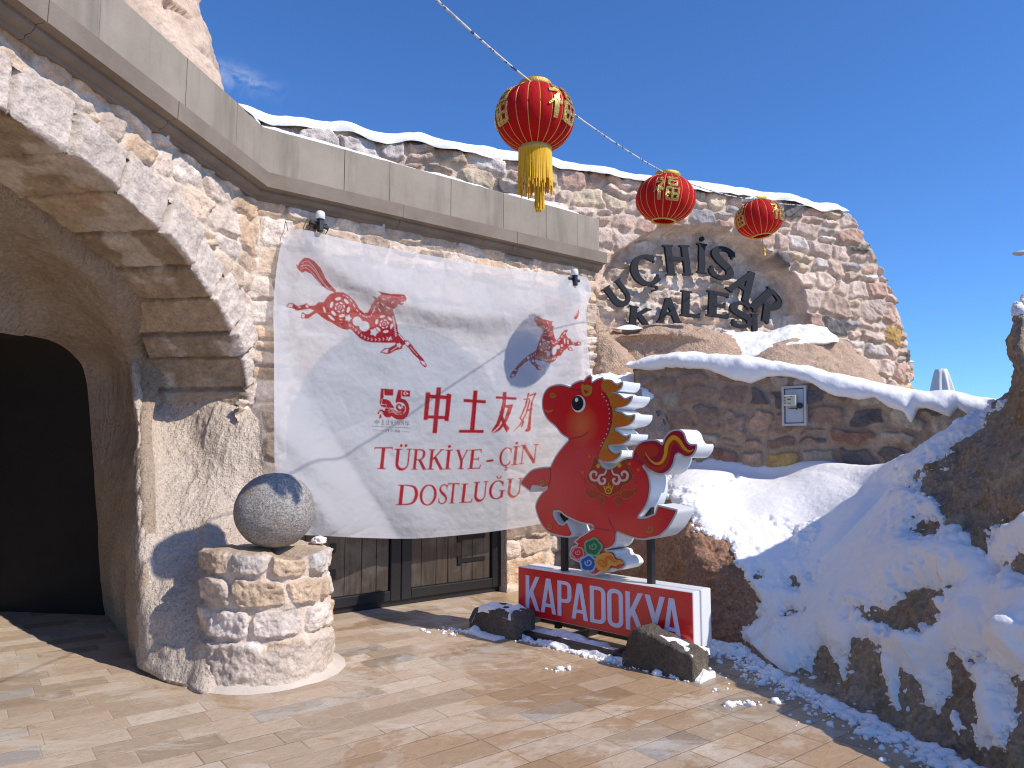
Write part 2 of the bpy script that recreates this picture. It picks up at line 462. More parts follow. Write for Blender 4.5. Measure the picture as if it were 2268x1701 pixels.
M_WHITE = mat_plain('white_painted_sheet', (.80, .82, .83), .32, .03, 5)
M_BRASS = mat_plain('gold_paper', (.62, .40, .09), .38, .3, 60, .5, 160, Metallic=.35)

# ------------------------------------------------------------------ masonry
def layout(u, z, rows, widths, seed, warp=.05, wsc=2.6, split=.25):
    r = np.random.RandomState(seed)
    q = np.stack([u, z], -1)
    uw = u + warp * fbm(q, wsc, 3, seed) + .25 * warp * vnoise(q, 11, seed + 3)
    zw = z + warp * fbm(q, wsc, 3, seed + 50) + .25 * warp * vnoise(q, 11, seed + 5) + .05 * vnoise(q * [.5, 0], 1, seed + 8)
    z0, z1, u0, u1 = zw.min() - .3, zw.max() + .3, uw.min() - .6, uw.max() + .6
    rz = [z0]
    while rz[-1] < z1: rz.append(rz[-1] + r.uniform(*rows))
    rz = np.array(rz); ri = np.clip(np.searchsorted(rz, zw) - 1, 0, len(rz) - 2)
    d = np.zeros_like(u); cid = np.zeros(u.shape, np.int64); lu = np.zeros_like(u); lz = np.zeros_like(u)
    for k in range(len(rz) - 1):
        m = ri == k
        hgt = rz[k + 1] - rz[k]
        b = [u0 - r.uniform(0, .5)]
        while b[-1] < u1: b.append(b[-1] + r.uniform(*widths))
        b = np.array(b); sl = r.uniform(-.35, .35, len(b)); sp = r.rand(len(b)) < split; sf = r.uniform(.4, .6, len(b))
        if not m.any(): continue
        zz = zw[m] - rz[k]
        uu = uw[m] + (zz - hgt / 2) * .0
        i = np.clip(np.searchsorted(b, uu) - 1, 0, len(b) - 2)
        sh0, sh1 = sl[i] * (zz - hgt / 2), sl[i + 1] * (zz - hgt / 2)
        a0 = uu - b[i] - sh0; a1 = b[i + 1] + sh1 - uu
        lo = a0 < 0; hi = a1 < 0
        i = np.clip(i - lo + hi, 0, len(b) - 2)
        a0 = uu - b[i] - sl[i] * (zz - hgt / 2); a1 = b[i + 1] + sl[i + 1] * (zz - hgt / 2) - uu
        up = sp[i] & (zz > hgt * sf[i]); dn = sp[i] & ~up
        e0 = np.where(up, zz - hgt * sf[i], zz); e1 = np.where(dn, hgt * sf[i] - zz, hgt - zz)
        dx, dz = np.minimum(a0, a1), np.minimum(e0, e1)
        rr = .07
        qx, qz = np.maximum(rr - dx, 0), np.maximum(rr - dz, 0)
        d[m] = rr - np.hypot(qx, qz) + np.minimum(np.maximum(np.minimum(dx, dz) - rr, 0), .05)
        cid[m] = (k * 400 + i) * 2 + up
        lu[m] = (a0 - a1) / (a0 + a1 + 1e-6); lz[m] = (e0 - e1) / (e0 + e1 + 1e-6)
    return d, cid, lu, lz
def hsh(cid, s): return (_h(cid, cid * 7 + s, cid * 0 + s, s) + 1) / 2
def masonry(u, z, rows, widths, seed, pal, mortar, warp=.05, relief=.045, mort=.016, rough=.014, edge=.03, split=.25, wsc=2.6):
    d, cid, lu, lz = layout(u, z, rows, widths, seed, warp, wsc, split)
    q = np.stack([u, z], -1)
    d = d + .007 * fbm(q, 16, 3, seed + 7)
    st = sstep(mort, mort + edge, d)
    h = st * (relief * (.55 + .9 * hsh(cid, 1))) + st * (lu * (hsh(cid, 2) - .5) + lz * (hsh(cid, 3) - .5)) * .045
    h = h + st * rough * (fbm(q, 9, 4, seed + 9, .6) + .5 * np.abs(fbm(q, 5, 3, seed + 19))) + st * .005 * (1 - np.minimum(lu * lu + lz * lz, 1.5))
    h = h + st * .006 * fbm(q, 26, 2, seed + 29)
    h = h + (1 - st) * .006 * fbm(q, 14, 2, seed + 4)
    cum = np.cumsum([p[0] for p in pal]); cum = cum / cum[-1]
    k = np.searchsorted(cum, hsh(cid, 5) * .9999)
    pc = np.array([p[1] for p in pal])[np.clip(k, 0, len(pal) - 1)]
    pc = pc * (.82 + .36 * hsh(cid, 6))[..., None]
    pc = pc * (1 + .12 * fbm(q, 6, 3, seed + 12))[..., None]
    col = pc * st[..., None] + np.array(mortar) * (1 - st)[..., None]
    return h, np.clip(col, 0, 1), d, cid

# ------------------------------------------------------------------ ground
v = [(-300, -300, -.012), (300, -300, -.012), (300, 300, -.012), (-300, 300, -.012)]
tag(mobj('ground', v, [(0, 1, 2, 3)], M_EARTH), 'bare earth beyond the paving', 'ground', kind='structure')
v = [(-9, -8, 0), (9, -8, 0), (9, 9.6, 0), (-9, 9.6, 0)]
pv = mobj('pavement', np.array(v), [(0, 1, 2, 3)], M_PAVE)
tag(pv, 'worn travertine paving in running rows with damp ochre stains', 'pavement', kind='structure')

# ------------------------------------------------------------------ the building: arch wall, banner wall, parapet, cave portal
bld = thing('stone_building', (-2.9, 6.4, 0), 'pale stone building with a big arched cave entrance and a grey parapet', 'building')
PAL_L = [(3, (0.749, 0.603, 0.493)), (2, (0.681, 0.517, 0.383)), (2.2, (0.635, 0.442, 0.292)), (1.2, (0.794, 0.667, 0.563)), (.5, (0.545, 0.409, 0.302))]
MOR_L = (0.717, 0.594, 0.470)
AU, AZ, AA, AB = 3.2, 1.95, 3.2, 1.62                 # arch ellipse on the arch wall
def ell(u, z, g=0.0): return ((u - AU) / (AA + g)) ** 2 + ((np.maximum(z, AZ) - AZ) / (AB + g)) ** 2
u = np.arange(-.03, 6.9, .0145); z = np.arange(0, 4.09, .0145)
U, Z = np.meshgrid(u, z)
h, c, _, _ = masonry(U, Z, (.17, .30), (.24, .5), 3, PAL_L, MOR_L, .045, .027, .012, .009, .016)
open_ = (ell(U, Z, .30) < 1) & (Z > 2.10) | ((Z <= 2.10) & (U > .14 + .03 * vnoise(np.stack([Z * 0, Z], -1), 5, 3)) & (U < 6.1))
fm = ~(open_[:-1, :-1] & open_[1:, 1:] & open_[:-1, 1:] & open_[1:, :-1])
gmesh('wall', FL.at(U, h, Z), M_WALL, bld, c, fm, False, False)
# ring of voussoirs: front face, then the soffit going into the wall
th = np.linspace(math.radians(4), math.radians(176), 620)
jt = [th[0] - .05]; rj = np.random.RandomState(5)
while jt[-1] < th[-1] + .1: jt.append(jt[-1] + rj.uniform(.125, .185))
jt = np.array(jt)
q = np.concatenate([np.linspace(-.37, 0, 27), np.linspace(.012, .92, 62)])
T, Q = np.meshgrid(th, q)
ji = np.clip(np.searchsorted(jt, T + .012 * vnoise(np.stack([T * 3, Q * 3], -1), 2, 5)) - 1, 0, len(jt) - 2)
arc = np.sqrt((AA * np.sin(T)) ** 2 + (AB * np.cos(T)) ** 2)
dj = np.minimum(T - jt[ji], jt[ji + 1] - T) * arc
front = np.clip(-Q, 0, None); dep = np.clip(Q, 0, None)
outer = front * (1.0 + .18 * (hsh(ji, 3) - .5))
q3 = np.stack([T * 3.0, Q, T * 0], -1)
rg = .011 * fbm(q3, 5, 4, 2) + .007 * fbm(q3, 22, 3, 9)
stj = sstep(.004, .03, dj + .006 * fbm(q3, 14, 2, 31)); ste = sstep(0, .05, .37 - front)
bulge = stj * (.03 + .05 * hsh(ji, 1)) * ste + rg
radial = np.where(Q <= 0, outer, 0) - np.where(Q > 0, 1, 0) * ((stj - 1) * .035 + stj * .03 * (hsh(ji, 7) - .5) + rg)
nrm_u, nrm_z = -np.cos(T) / AA, np.sin(T) / AB
nn = np.hypot(nrm_u, nrm_z); nrm_u, nrm_z = nrm_u / nn, nrm_z / nn
uu = AU - AA * np.cos(T) + nrm_u * radial; zz = AZ + AB * np.sin(T) + nrm_z * radial
oo = np.where(Q <= 0, bulge * np.clip((.0 + front) / .02 + .55, 0, 1), .028 - dep * (1.0 + .12 * (hsh(ji, 9) - .5)))
uu = np.maximum(uu, -.035)
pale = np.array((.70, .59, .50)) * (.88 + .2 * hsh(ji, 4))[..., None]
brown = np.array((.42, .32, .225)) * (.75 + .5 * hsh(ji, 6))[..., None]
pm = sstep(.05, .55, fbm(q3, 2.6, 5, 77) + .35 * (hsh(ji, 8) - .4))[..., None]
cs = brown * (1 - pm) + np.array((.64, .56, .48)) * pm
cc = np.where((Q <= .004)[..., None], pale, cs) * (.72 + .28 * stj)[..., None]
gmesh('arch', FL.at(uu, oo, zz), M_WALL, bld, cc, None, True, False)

# wall behind the banner, with an arched doorway
DW, DZ, DB = 1.33, 1.75, 1.25
t = np.arange(-1.75, 2.84, .0145); z = np.arange(0, 4.09, .0145)
T_, Z_ = np.meshgrid(t, z)
h, c, _, _ = masonry(T_, Z_, (.2, .33), (.26, .52), 21, PAL_L, MOR_L, .032, .027, .010, .009, .014)
op = ((np.abs(T_) < DW) & (Z_ < DZ)) | (((T_ / DW) ** 2 + ((np.maximum(Z_, DZ) - DZ) / DB) ** 2 < 1) & (Z_ >= DZ))
fm = ~(op[:-1, :-1] & op[1:, 1:] & op[:-1, 1:] & op[1:, :-1])
fm &= ~((T_ < -1.7)[:-1, :-1] & False)
gmesh('wall', FB.at(T_, h, Z_), M_WALL, bld, c, fm, False, False)
ang = np.linspace(0, math.pi, 40)
prof = [(-DW, 0.0)] + [(-DW * math.cos(a), DZ + DB * math.sin(a)) for a in ang] + [(DW, 0.0)]
pr = np.array(prof); ov = np.linspace(.045, -.34, 6)
g = FB.at(np.repeat(pr[None, :, 0], 6, 0), np.repeat(ov[:, None], len(pr), 1), np.repeat(pr[None, :, 1], 6, 0))
gmesh('door_reveal', g, M_PIER, bld)
# end face of that wall
g = np.stack([FB.at(np.full(2, 2.83), np.array([.03, -1.2]), np.full(2, zz_)) for zz_ in (0, 4.1)])
gmesh('wall_end', g, M_PIER, bld)

# cornice and parapet, mitred at the corner
mit = (FL.n + FB.n) / (1 + np.dot(FL.n, FB.n))
def along(x, o, zz_):   # x<0: along the arch wall (towards the camera), x>0: along the banner wall from the corner
    if x < -1e-6: p = FL.at(-x, o, 0)
    elif x > 1e-6: p = FB.at(x - 1.74, o, 0)
    else: p = FL.at(0, 0, 0) * .5 + FB.at(-1.74, 0, 0) * .5 + mit * o
    p = np.array(p, float).reshape(3); p[2] = zz_; return p
def run(mb, prof, x0, x1):
    n = len(prof); v = [along(x, o, z_) for x in (x0, x1) for o, z_ in prof]
    f = [(i, (i + 1) % n, n + (i + 1) % n, n + i) for i in range(n)] + [tuple(range(n))[::-1], tuple(range(n, 2 * n))]
    mb.add(v, f)
mb = MB(); rj = np.random.RandomState(3)
cuts = [-6.9, -5.4, -4.1, -2.75, -1.5, 0, 1.55, 3.1, 4.62]
for a, b in zip(cuts[:-1], cuts[1:]):
    e0 = .003 if a != 0 else 0; e1 = .003 if b != 0 else 0; j = rj.uniform(-.004, .004)
    run(mb, [(-.02, 4.03), (.055, 4.03), (.06, 4.055), (.10, 4.065), (.125, 4.095), (.125, 4.115), (.205 + j, 4.122), (.21 + j, 4.262), (.20 + j, 4.268), (-.02, 4.268)], a + e0, b - e1)
mb.build('cornice', M_TRIM, bld)
mb = MB()
cuts = [-6.9, -6.0, -5.05, -4.1, -3.1, -2.25, -1.3, -.55, 0, .9, 1.42, 2.2, 2.95, 3.62, 4.15, 4.55]
for a, b in zip(cuts[:-1], cuts[1:]):
    e0 = .003 if a != 0 else 0; e1 = .003 if b != 0 else 0; j = rj.uniform(-.003, .003)
    run(mb, [(-.16, 4.27), (.128 + j, 4.27), (.13 + j, 4.725), (.12 + j, 4.735), (-.16, 4.735)], a + e0, b - e1)
mb.build('parapet', M_CONC, bld)
rf = [FL.at(6.9, -.1, 0), FL.at(0, -.1, 0), FB.at(2.75, -.1, 0), FB.at(2.75, -3.2, 0), np.array((-7, 9.5, 0)), np.array((-12, 4, 0)), np.array((-9, -1, 0))]
rf = [np.array(x).reshape(3) for x in rf]; n = len(rf)
v = [x + [0, 0, 3.98] for x in rf] + [x + [0, 0, 4.3] for x in rf]
mobj('roof', v, [tuple(range(n))[::-1], tuple(range(n, 2 * n))] + [(i, (i + 1) % n, n + (i + 1) % n, n + i) for i in range(n)], M_DARK, bld)

# cave portal: rock between the soffit and the dark doorway, then the dark room behind
def LP(px, py, vv):
    u_, z_ = FL.hit(px, py, -vv); return FL.at(u_, -vv, z_).reshape(3)
A = [(0, 430), (90, 505), (180, 590), (262, 690), (290, 800), (303, 920), (305, 1050), (305, 1200), (304, 1350), (303, 1466)]
Mm = [(0, 610), (75, 635), (150, 695), (212, 755), (240, 820), (255, 930), (260, 1050), (263, 1200), (266, 1320), (268, 1420)]
Bb = [(0, 737), (60, 742), (120, 757), (165, 790), (188, 830), (200, 930), (209, 1050), (218, 1200), (228, 1330), (232, 1370)]
dA = [.75, .75, .75, .76, None, None, None, None, None, None]
YA = [None] * 4 + [6.72, 6.5, 6.1, 5.78, 5.67, 5.64]
rowA, rowM, rowB = [], [], []
for i in range(10):
    b_ = LP(*Bb[i], 1.65); b_[2] = max(b_[2], 0.0)
    a_ = LP(*A[i], dA[i]) if dA[i] else P(*A[i], YA[i])
    if i == 9: a_ = G(*A[i])
    m_ = P(*Mm[i], .45 * a_[1] + .55 * b_[1] + (.1 if i < 6 else 0.0))
    if i == 9: m_[2] = 0; a_[2] = 0; b_[2] = 0
    rowA.append(a_); rowM.append(m_); rowB.append(b_)
lft = []
for uq, zb in ((2.9, 2.62), (4.2, 2.6), (5.5, 2.3), (6.1, 1.4), (6.15, 0.0)):
    e = 1 - ((uq - AU) / AA) ** 2
    za = AZ + AB * math.sqrt(max(e, 0)) if uq < 5.9 else zb + .25
    lft.append((FL.at(uq, -.75, za).reshape(3), FL.at(uq - .05, -1.25, (za + zb) / 2 - .08).reshape(3), FL.at(uq - .1, -1.65, zb).reshape(3)))
rowA = [x[0] for x in lft[::-1]] + rowA; rowM = [x[1] for x in lft[::-1]] + rowM; rowB = [x[2] for x in lft[::-1]] + rowB
row0 = []
for i, a_ in enumerate(rowA):      # tuck the upper edge into the rock behind the soffit
    u_ = float(np.dot(a_ - FL.p0, FL.d)); up = np.array([0, 0, .45]) if i < 8 else np.array([0.25, .25, .3])
    if i >= 10: up = np.array([.12, .05, 0]) * (1 if i < 14 else 0)
    row0.append(a_ + up + FL.n * (.0 if i < 9 else 0))
g = loft([row0, rowA, rowM, rowB], 80, 260)
nn = gnormals(g); wgt = np.sin(np.linspace(0, math.pi, 80))[:, None] * .8 + .2
g2 = g + nn * ((.035 * fbm(g, 2.2, 4, 4) + .012 * fbm(g * [1, 1, .6], 14, 3, 8)) * wgt)[..., None]
g2[..., 2] = np.where(g[..., 2] < .02, np.minimum(g2[..., 2], 0), g2[..., 2])
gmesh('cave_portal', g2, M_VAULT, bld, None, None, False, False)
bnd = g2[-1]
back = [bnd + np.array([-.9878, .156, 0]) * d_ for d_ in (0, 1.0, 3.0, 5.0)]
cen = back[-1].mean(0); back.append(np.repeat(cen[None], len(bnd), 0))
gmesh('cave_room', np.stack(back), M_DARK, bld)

# carved pier under the arch foot
PX = [[(280, 735), (340, 770), (420, 815), (500, 855), (580, 890)],
      [(288, 792), (340, 830), (420, 870), (500, 905), (580, 925)],
      [(303, 915), (350, 925), (420, 945), (490, 962), (580, 965)],
      [(305, 1050), (360, 1050), (420, 1050), (490, 1050), (585, 1050)],
      [(305, 1200), (360, 1200), (420, 1200), (490, 1200), (590, 1200)],
      [(304, 1350), (360, 1350), (425, 1350), (500, 1350), (600, 1350)],
      [(303, 1467), (360, 1497), (412, 1510), (470, 1532), (600, 1500)],
      [(303, 1472), (360, 1502), (412, 1515), (470, 1537), (600, 1505)]]
PY = [[7.1, 7.2, 7.15, 7.0, 6.95], [6.72, 6.95, 6.92, 6.72, 6.7], [6.5, 6.78, 6.78, 6.58, 6.58], [6.1, 6.35, 6.42, 6.40, 6.5], [5.78, 5.85, 5.9, 5.95, 6.6],
      [5.67, 5.55, 5.5, 5.5, 6.2], [5.64, 5.33, 5.2, 5.08, 5.6], [5.62, 5.3, 5.18, 5.05, 5.6]]
pg = [[P(PX[i][0][0] - 5, PX[i][0][1], PY[i][0] + .7)] + [P(*PX[i][j], PY[i][j]) for j in range(5)] for i in range(8)]
g = loft(pg, 170, 130)
nn = gnormals(g)
edge_w = np.ones((170, 130)) * .8
jj = np.linspace(0, 1, 130)[None, :]
edge_w = edge_w * (.35 + .65 * sstep(.22, .40, np.abs(jj - .0)))
tool = np.abs(vnoise(g * [1, .4, .10] + .02 * fbm(g, 4, 2, 7)[..., None], 22, 41)) - .35
g2 = g + nn * ((.032 * fbm(g, 2.3, 4, 14) + .007 * fbm(g, 16, 3, 18)) * edge_w - .020 * tool * sstep(.5, .9, g[..., 2]) * sstep(.15, .3, jj))[..., None]
gmesh('rock_pier', g2, M_PIER, bld, None, None, False, False)

# double door: black steel frame round old planks, glazed fanlight
M_PLANK = None
def _plank():
    b = NB('old_planks')
    p = b.mapp((1, 1, 1), (0, 0, -math.atan2(FB.d[1], FB.d[0])))
    gr = b.noise(1.0, 7, .65, b.mapp((55, 8, 2.2), src=p), .8)
    c = b.mix(b.ramp(gr, [(.3, 0), (.7, 1)]), (.028, .019, .013), (.085, .06, .042))
    st = b.ramp(b.noise(3.0, 5, .7), [(.45, 0), (.62, 1)])
    c = b.mix(b.math('MULTIPLY', st, .5), c, (.13, .115, .10))
    return b.fin(c, .7, b.bump(gr, .5, .01))
M_PLANK = _plank()
M_GLASS = mat_plain('fanlight_glass', (.05, .06, .07), .08, .1, 3)
DO = -.10
door = MB().box(FB.at(0, DO - .05, .03), FB.d, FB.n, UP, DW - .01, .05, .03).build('door', M_BLACK, bld)
for sgn in (-1, 1):
    lb = MB()
    cx = sgn * DW / 2
    for s2 in (-1, 1): lb.box(FB.at(cx + s2 * (DW / 2 - .065), DO, .96), FB.d, FB.n, UP, .06, .035, .90, .006)
    for zc in (.115, 1.80): lb.box(FB.at(cx, DO, zc), FB.d, FB.n, UP, DW / 2 - .127, .034, .05, .006)
    lb.build('leaf_frame', M_BLACK, door)
    pb = MB(); r = np.random.RandomState(8 + sgn)
    x = cx - DW / 2 + .127
    while x < cx + DW / 2 - .13:
        wd_ = min(r.uniform(.14, .24), cx + DW / 2 - .127 - x)
        pb.box(FB.at(x + wd_ / 2, DO - .02 + r.uniform(-.004, .004), .957), FB.d, FB.n, UP, wd_ / 2 - .0025, .012, .79, .003); x += wd_
    pb.build('plank_panel', M_PLANK, door)
    for zc in (.40, .66):
        hb = MB().box(FB.at(cx + sgn * .28, DO + .0, zc), FB.d, FB.n, UP, .17, .006, .022)
        hb.box(FB.at(cx + sgn * .10, DO + .0, zc), FB.d, FB.n, UP, .03, .007, .045)
        hb.build('strap_hinge', M_BLACK, door)
fb_ = MB()
v = [FB.at(x * .985, DO - .03, DZ + .1 + (z_ - DZ) * .95 if z_ > DZ else DZ + .1).reshape(3) for x, z_ in prof[1:-1]]
MB().add(v, [tuple(range(len(v)))]).build('fanlight', M_GLASS, door)
fr = MB()
for x in np.linspace(-1.0, 1.0, 6):
    hh = DZ + DB * math.sqrt(1 - (x / DW) ** 2); fr.box(FB.at(x, DO - .01, (DZ + hh) / 2), FB.d, FB.n, UP, .018, .015, (hh - DZ) / 2)
for z_ in (DZ + .12, DZ + .5, DZ + .85):
    hw = DW * math.sqrt(max(1 - ((z_ - DZ) / DB) ** 2, 0)); fr.box(FB.at(0, DO - .012, z_), FB.d, FB.n, UP, hw, .014, .018)
fr.build('glazing_bars', M_BLACK, door)

# ------------------------------------------------------------------ rubble wall with the niche
PAL_N = [(3.6, (.72, .545, .44)), (2.0, (.66, .47, .36)), (.8, (.44, .405, .39)), (1.2, (.68, .53, .37)), (.9, (.60, .385, .29)), (.3, (.16, .14, .135)), (.06, (.60, .36, .11)), (1.3, (.76, .65, .57))]
MOR_N = (0.672, 0.526, 0.403)
S0, RN = 5.25, 2.0
s = np.concatenate([np.arange(-5.9, S0, .019), S0 + np.arange(0, 3.1, .019)])
nz = 190
ztop_s = np.interp(s, [-6, 4.62, 4.8, 5.0, 5.35, 5.7, 6.1, 6.5, 8.4], [5.66, 5.66, 5.58, 5.36, 4.9, 4.4, 3.75, 3.4, 3.1]) + .05 * vnoise(np.stack([s, s * 0], -1), 2.2, 3)
Z0N = 1.9
ze = np.linspace(0, 1, nz)
S_, ZE = np.meshgrid(s, ze)
ZN = Z0N + ZE * (ztop_s[None] - Z0N)
h, c, d, cid = masonry(S_, ZN, (.24, .40), (.26, .55), 41, PAL_N, MOR_N, .06, .055, .016, .016, .025, .25, 2.2)
NS, NA, NZ, NBh = 1.9, 1.93, 3.8, 1.30
rn = np.sqrt(((S_ - NS) / NA) ** 2 + ((np.maximum(ZN, NZ) - NZ) / NBh) ** 2)
ins = (1 - rn) * 1.5
ins = np.where(ZN < 3.42, -1, ins) + .02 * fbm(np.stack([S_, ZN], -1), 4, 3, 6)
k = sstep(0, .06, ins)
h2, c2, _, _ = masonry(S_, ZN, (.2, .3), (.35, .7), 43, [(2, (.72, .58, .47)), (1, (.66, .52, .40)), (1, (.76, .65, .55))], (.7, .57, .46), .05, .03, .012, .022, .03)
h = h * (1 - k) + k * (-.38 + h2 * 1.1 + .05 * fbm(np.stack([S_, ZN], -1), 1.6, 3, 66))
tr = sstep(-.03, .0, ins) * (1 - sstep(.06, .14, ins))
c = c * (1 - k)[..., None] + c2 * k[..., None]
PHI = np.clip((S_ - S0) / RN, 0, 1.6)
tt = np.where(S_ > S0, S0 + RN * np.sin(PHI), S_); oo = np.where(S_ > S0, -RN * (1 - np.cos(PHI)), 0)
nd = np.cos(PHI); ns_ = np.sin(PHI)
g = FN.at(tt + h * ns_, oo + h * nd, ZN)
capr = FN.at((tt + -.6 * ns_)[-1:], (oo - .6 * nd)[-1:], ZN[-1:] - .02)
g = np.concatenate([g, capr]); c = np.concatenate([c, c[-1:]])
rub = thing('rubble_wall', (2.2, 10.6, 0), 'tall rubble stone wall with an arched niche and a curved broken end', 'wall')
gmesh('wall', g, M_RUBBLE, rub, c, None, False, False)
g = FN.at(np.array([[-5.9, 6.5], [-5.9, 6.5]]), np.array([[-.2, -.9], [-.2, -.9]]), np.array([[0, 0], [1.95, 1.95]]))
gmesh('footing', g, M_OUT, rub)
# ledge of rock under the niche
_dl = 9
LX = [[(1330, 728), (1400, 722), (1470, 716), (1560, 722), (1640, 745)], [(1330, 735), (1400, 730), (1470, 728), (1560, 735), (1640, 760)], [(1335, 775), (1400, 748), (1470, 745), (1560, 752), (1640, 780)],
      [(1335, 800), (1400, 800), (1470, 790), (1560, 790), (1640, 800)], [(1335, 900), (1400, 900), (1470, 900), (1560, 900), (1640, 900)]]
LY = [[10.6] * 5, [9.75] * 5, [9.85, 9.85, 9.8, 9.6, 9.5], [9.7, 9.8, 9.7, 9.4, 9.3], [9.6, 9.5, 9.4, 9.3, 9.3]]
g = loft([[P(LX[i][j][0], LX[i][j][1] + _dl, LY[i][j]) for j in range(5)] for i in range(5)], 70, 120)
g = g + gnormals(g) * (.05 * fbm(g, 2.4, 5, 24) + .02 * np.round(2.2 * vnoise(g * [1, 1, 2.2], 2.1, 27)))[..., None]
gmesh('ledge', g, M_OUT, rub)
# ------------------------------------------------------------------ helpers for rock with snow lying on it
def sdf_poly(px, py, poly):
    """Signed distance (positive inside) to a polygon."""
    poly = np.array(poly, float); d = np.full(px.shape, 1e9); ins = np.zeros(px.shape, bool)
    for (x0, y0), (x1, y1) in zip(poly, np.roll(poly, -1, 0)):
        ex, ey = x1 - x0, y1 - y0; t = np.clip(((px - x0) * ex + (py - y0) * ey) / (ex * ex + ey * ey + 1e-9), 0, 1)
        d = np.minimum(d, np.hypot(px - x0 - t * ex, py - y0 - t * ey))
        cnd = (y0 > py) != (y1 > py)
        with np.errstate(divide='ignore', invalid='ignore'):
            xx = x0 + (py - y0) * ex / (ey if ey != 0 else 1e-9)
        ins ^= cnd & (px < xx)
    return np.where(ins, d, -d)
def snow_over(name, g, mask, thick, label=None, rough=.02, seed=3, low=.05, parent=None, lift=None):
    """A snow sheet over the rock surface g where mask > 0 (mask in metres from the edge)."""
    n = gnormals(g)
    if (n[..., 2].mean() < 0): n = -n
    # tangent-smoothed surface below the snow
    t = np.where(mask > 0, thick * (1 - np.exp(-mask / (thick * 1.1))) , np.maximum(mask * .8, -low))
    t = t + np.where(mask > 0, 1, .0) * rough * fbm(g, 5, 4, seed) * np.clip(mask / .06, 0, 1)
    d = n + np.array([0, 0, .6]); d = d / np.linalg.norm(d, axis=-1, keepdims=True)
    gs = g + d * t[..., None]
    keep = mask > -low * 1.2
    fm = keep[:-1, :-1] | keep[1:, 1:] | keep[:-1, 1:] | keep[1:, :-1]
    o = gmesh(name, gs, M_SNOW, parent, None, fm)
    if label: tag(o, label, 'snow', kind='stuff')
    return o

# ------------------------------------------------------------------ rocky slope on the right with its snow
E_ = None
CG = [ # each column runs from the paving up to the crest and down behind it: (px, py, depth or None for ground)
    [(1330, 1310, None), (1350, 1230, 8.3), (1390, 1150, 8.35), (1440, 1090, 8.4), (1470, 1060, 8.5), (1490, 1035, 8.7), (1500, 1025, 9.0)],
    [(1480, 1395, None), (1480, 1290, 6.85), (1490, 1200, 6.95), (1510, 1130, 7.1), (1540, 1085, 7.5), (1580, 1050, 8.1), (1590, 1035, 8.5)],
    [(1640, 1432, None), (1680, 1365, 6.25), (1640, 1265, 6.45), (1620, 1190, 6.8), (1650, 1120, 7.3), (1680, 1065, 7.9), (1690, 1050, 8.2)],
    [(1710, 1485, None), (1735, 1400, 5.95), (1745, 1320, 6.1), (1770, 1230, 6.4), (1790, 1150, 6.8), (1800, 1070, 7.4), (1805, 1055, 7.8)],
    [(1800, 1535, None), (1815, 1460, 5.35), (1840, 1370, 5.5), (1870, 1270, 5.75), (1905, 1170, 6.05), (1930, 1090, 6.6), (1935, 1065, 7.2)],
    [(1925, 1595, None), (1935, 1490, 4.75), (1955, 1380, 4.9), (1985, 1260, 5.1), (2010, 1150, 5.4), (2040, 1030, 5.85), (2045, 1045, 6.6)],
    [(2060, 1660, None), (2065, 1540, 4.3), (2080, 1420, 4.42), (2105, 1270, 4.6), (2125, 1100, 5.1), (2155, 935, 5.7), (2160, 960, 6.6)],
    [(2190, 1720, None), (2195, 1580, 3.9), (2200, 1440, 4.05), (2215, 1250, 4.35), (2222, 1060, 4.75), (2228, 868, 5.3), (2235, 900, 6.1)],
    [(2250, 1750, None), (2252, 1600, 3.72), (2256, 1440, 3.85), (2262, 1250, 4.1), (2266, 960, 4.5), (2243, 735, 5.0), (2262, 760, 5.8)],
    [(2360, 1800, None), (2360, 1640, 3.5), (2350, 1440, 3.65), (2330, 1250, 3.9), (2310, 950, 4.4), (2282, 700, 5.0), (2300, 730, 5.8)],
    [(2520, 1880, None), (2520, 1700, 3.1), (2510, 1500, 3.3), (2490, 1330, 3.6), (2440, 1120, 4.2), (2380, 900, 4.9), (2390, 920, 5.7)],
    [(2900, 2050, None), (2900, 1850, 2.6), (2880, 1650, 2.8), (2840, 1480, 3.1), (2760, 1300, 3.7), (2650, 1130, 4.5), (2650, 1140, 5.4)]]
cg = [[(G(a, b) - [0, 0, .03]) if Y is None else P(a, b, Y) for a, b, Y in col_] for col_ in CG]
cg = np.array(cg).transpose(1, 0, 2)     # rows: base .. crest .. behind
extra = cg[-1] + np.array([.35, .9, -.9]); cg = np.concatenate([cg, extra[None]])
g0 = loft(cg, 360, 520)
n0 = gnormals(g0)
if n0[..., 2].mean() < 0: n0 = -n0
px0, py0 = proj(g0)
o_rock = .07 * fbm(g0, 1.5, 4, 90) + .032 * fbm(g0, 6, 4, 91) + .010 * fbm(g0, 30, 2, 93)
g1 = g0 + n0 * o_rock[..., None]
g1[..., 2] = np.where(g0[..., 2] < .0, g0[..., 2], g1[..., 2])
redk = sstep(1760, 1640, px0)[..., None]
slope = gmesh('rocky_slope', g1, M_SLOPE, None, (1 - redk) * np.array((1, 1, 1.0)) + redk * np.array((1.0, .74, .66)), None, False, False)
tag(slope, 'brown conglomerate rock slope rising from the paving on the right', 'slope', kind='structure')
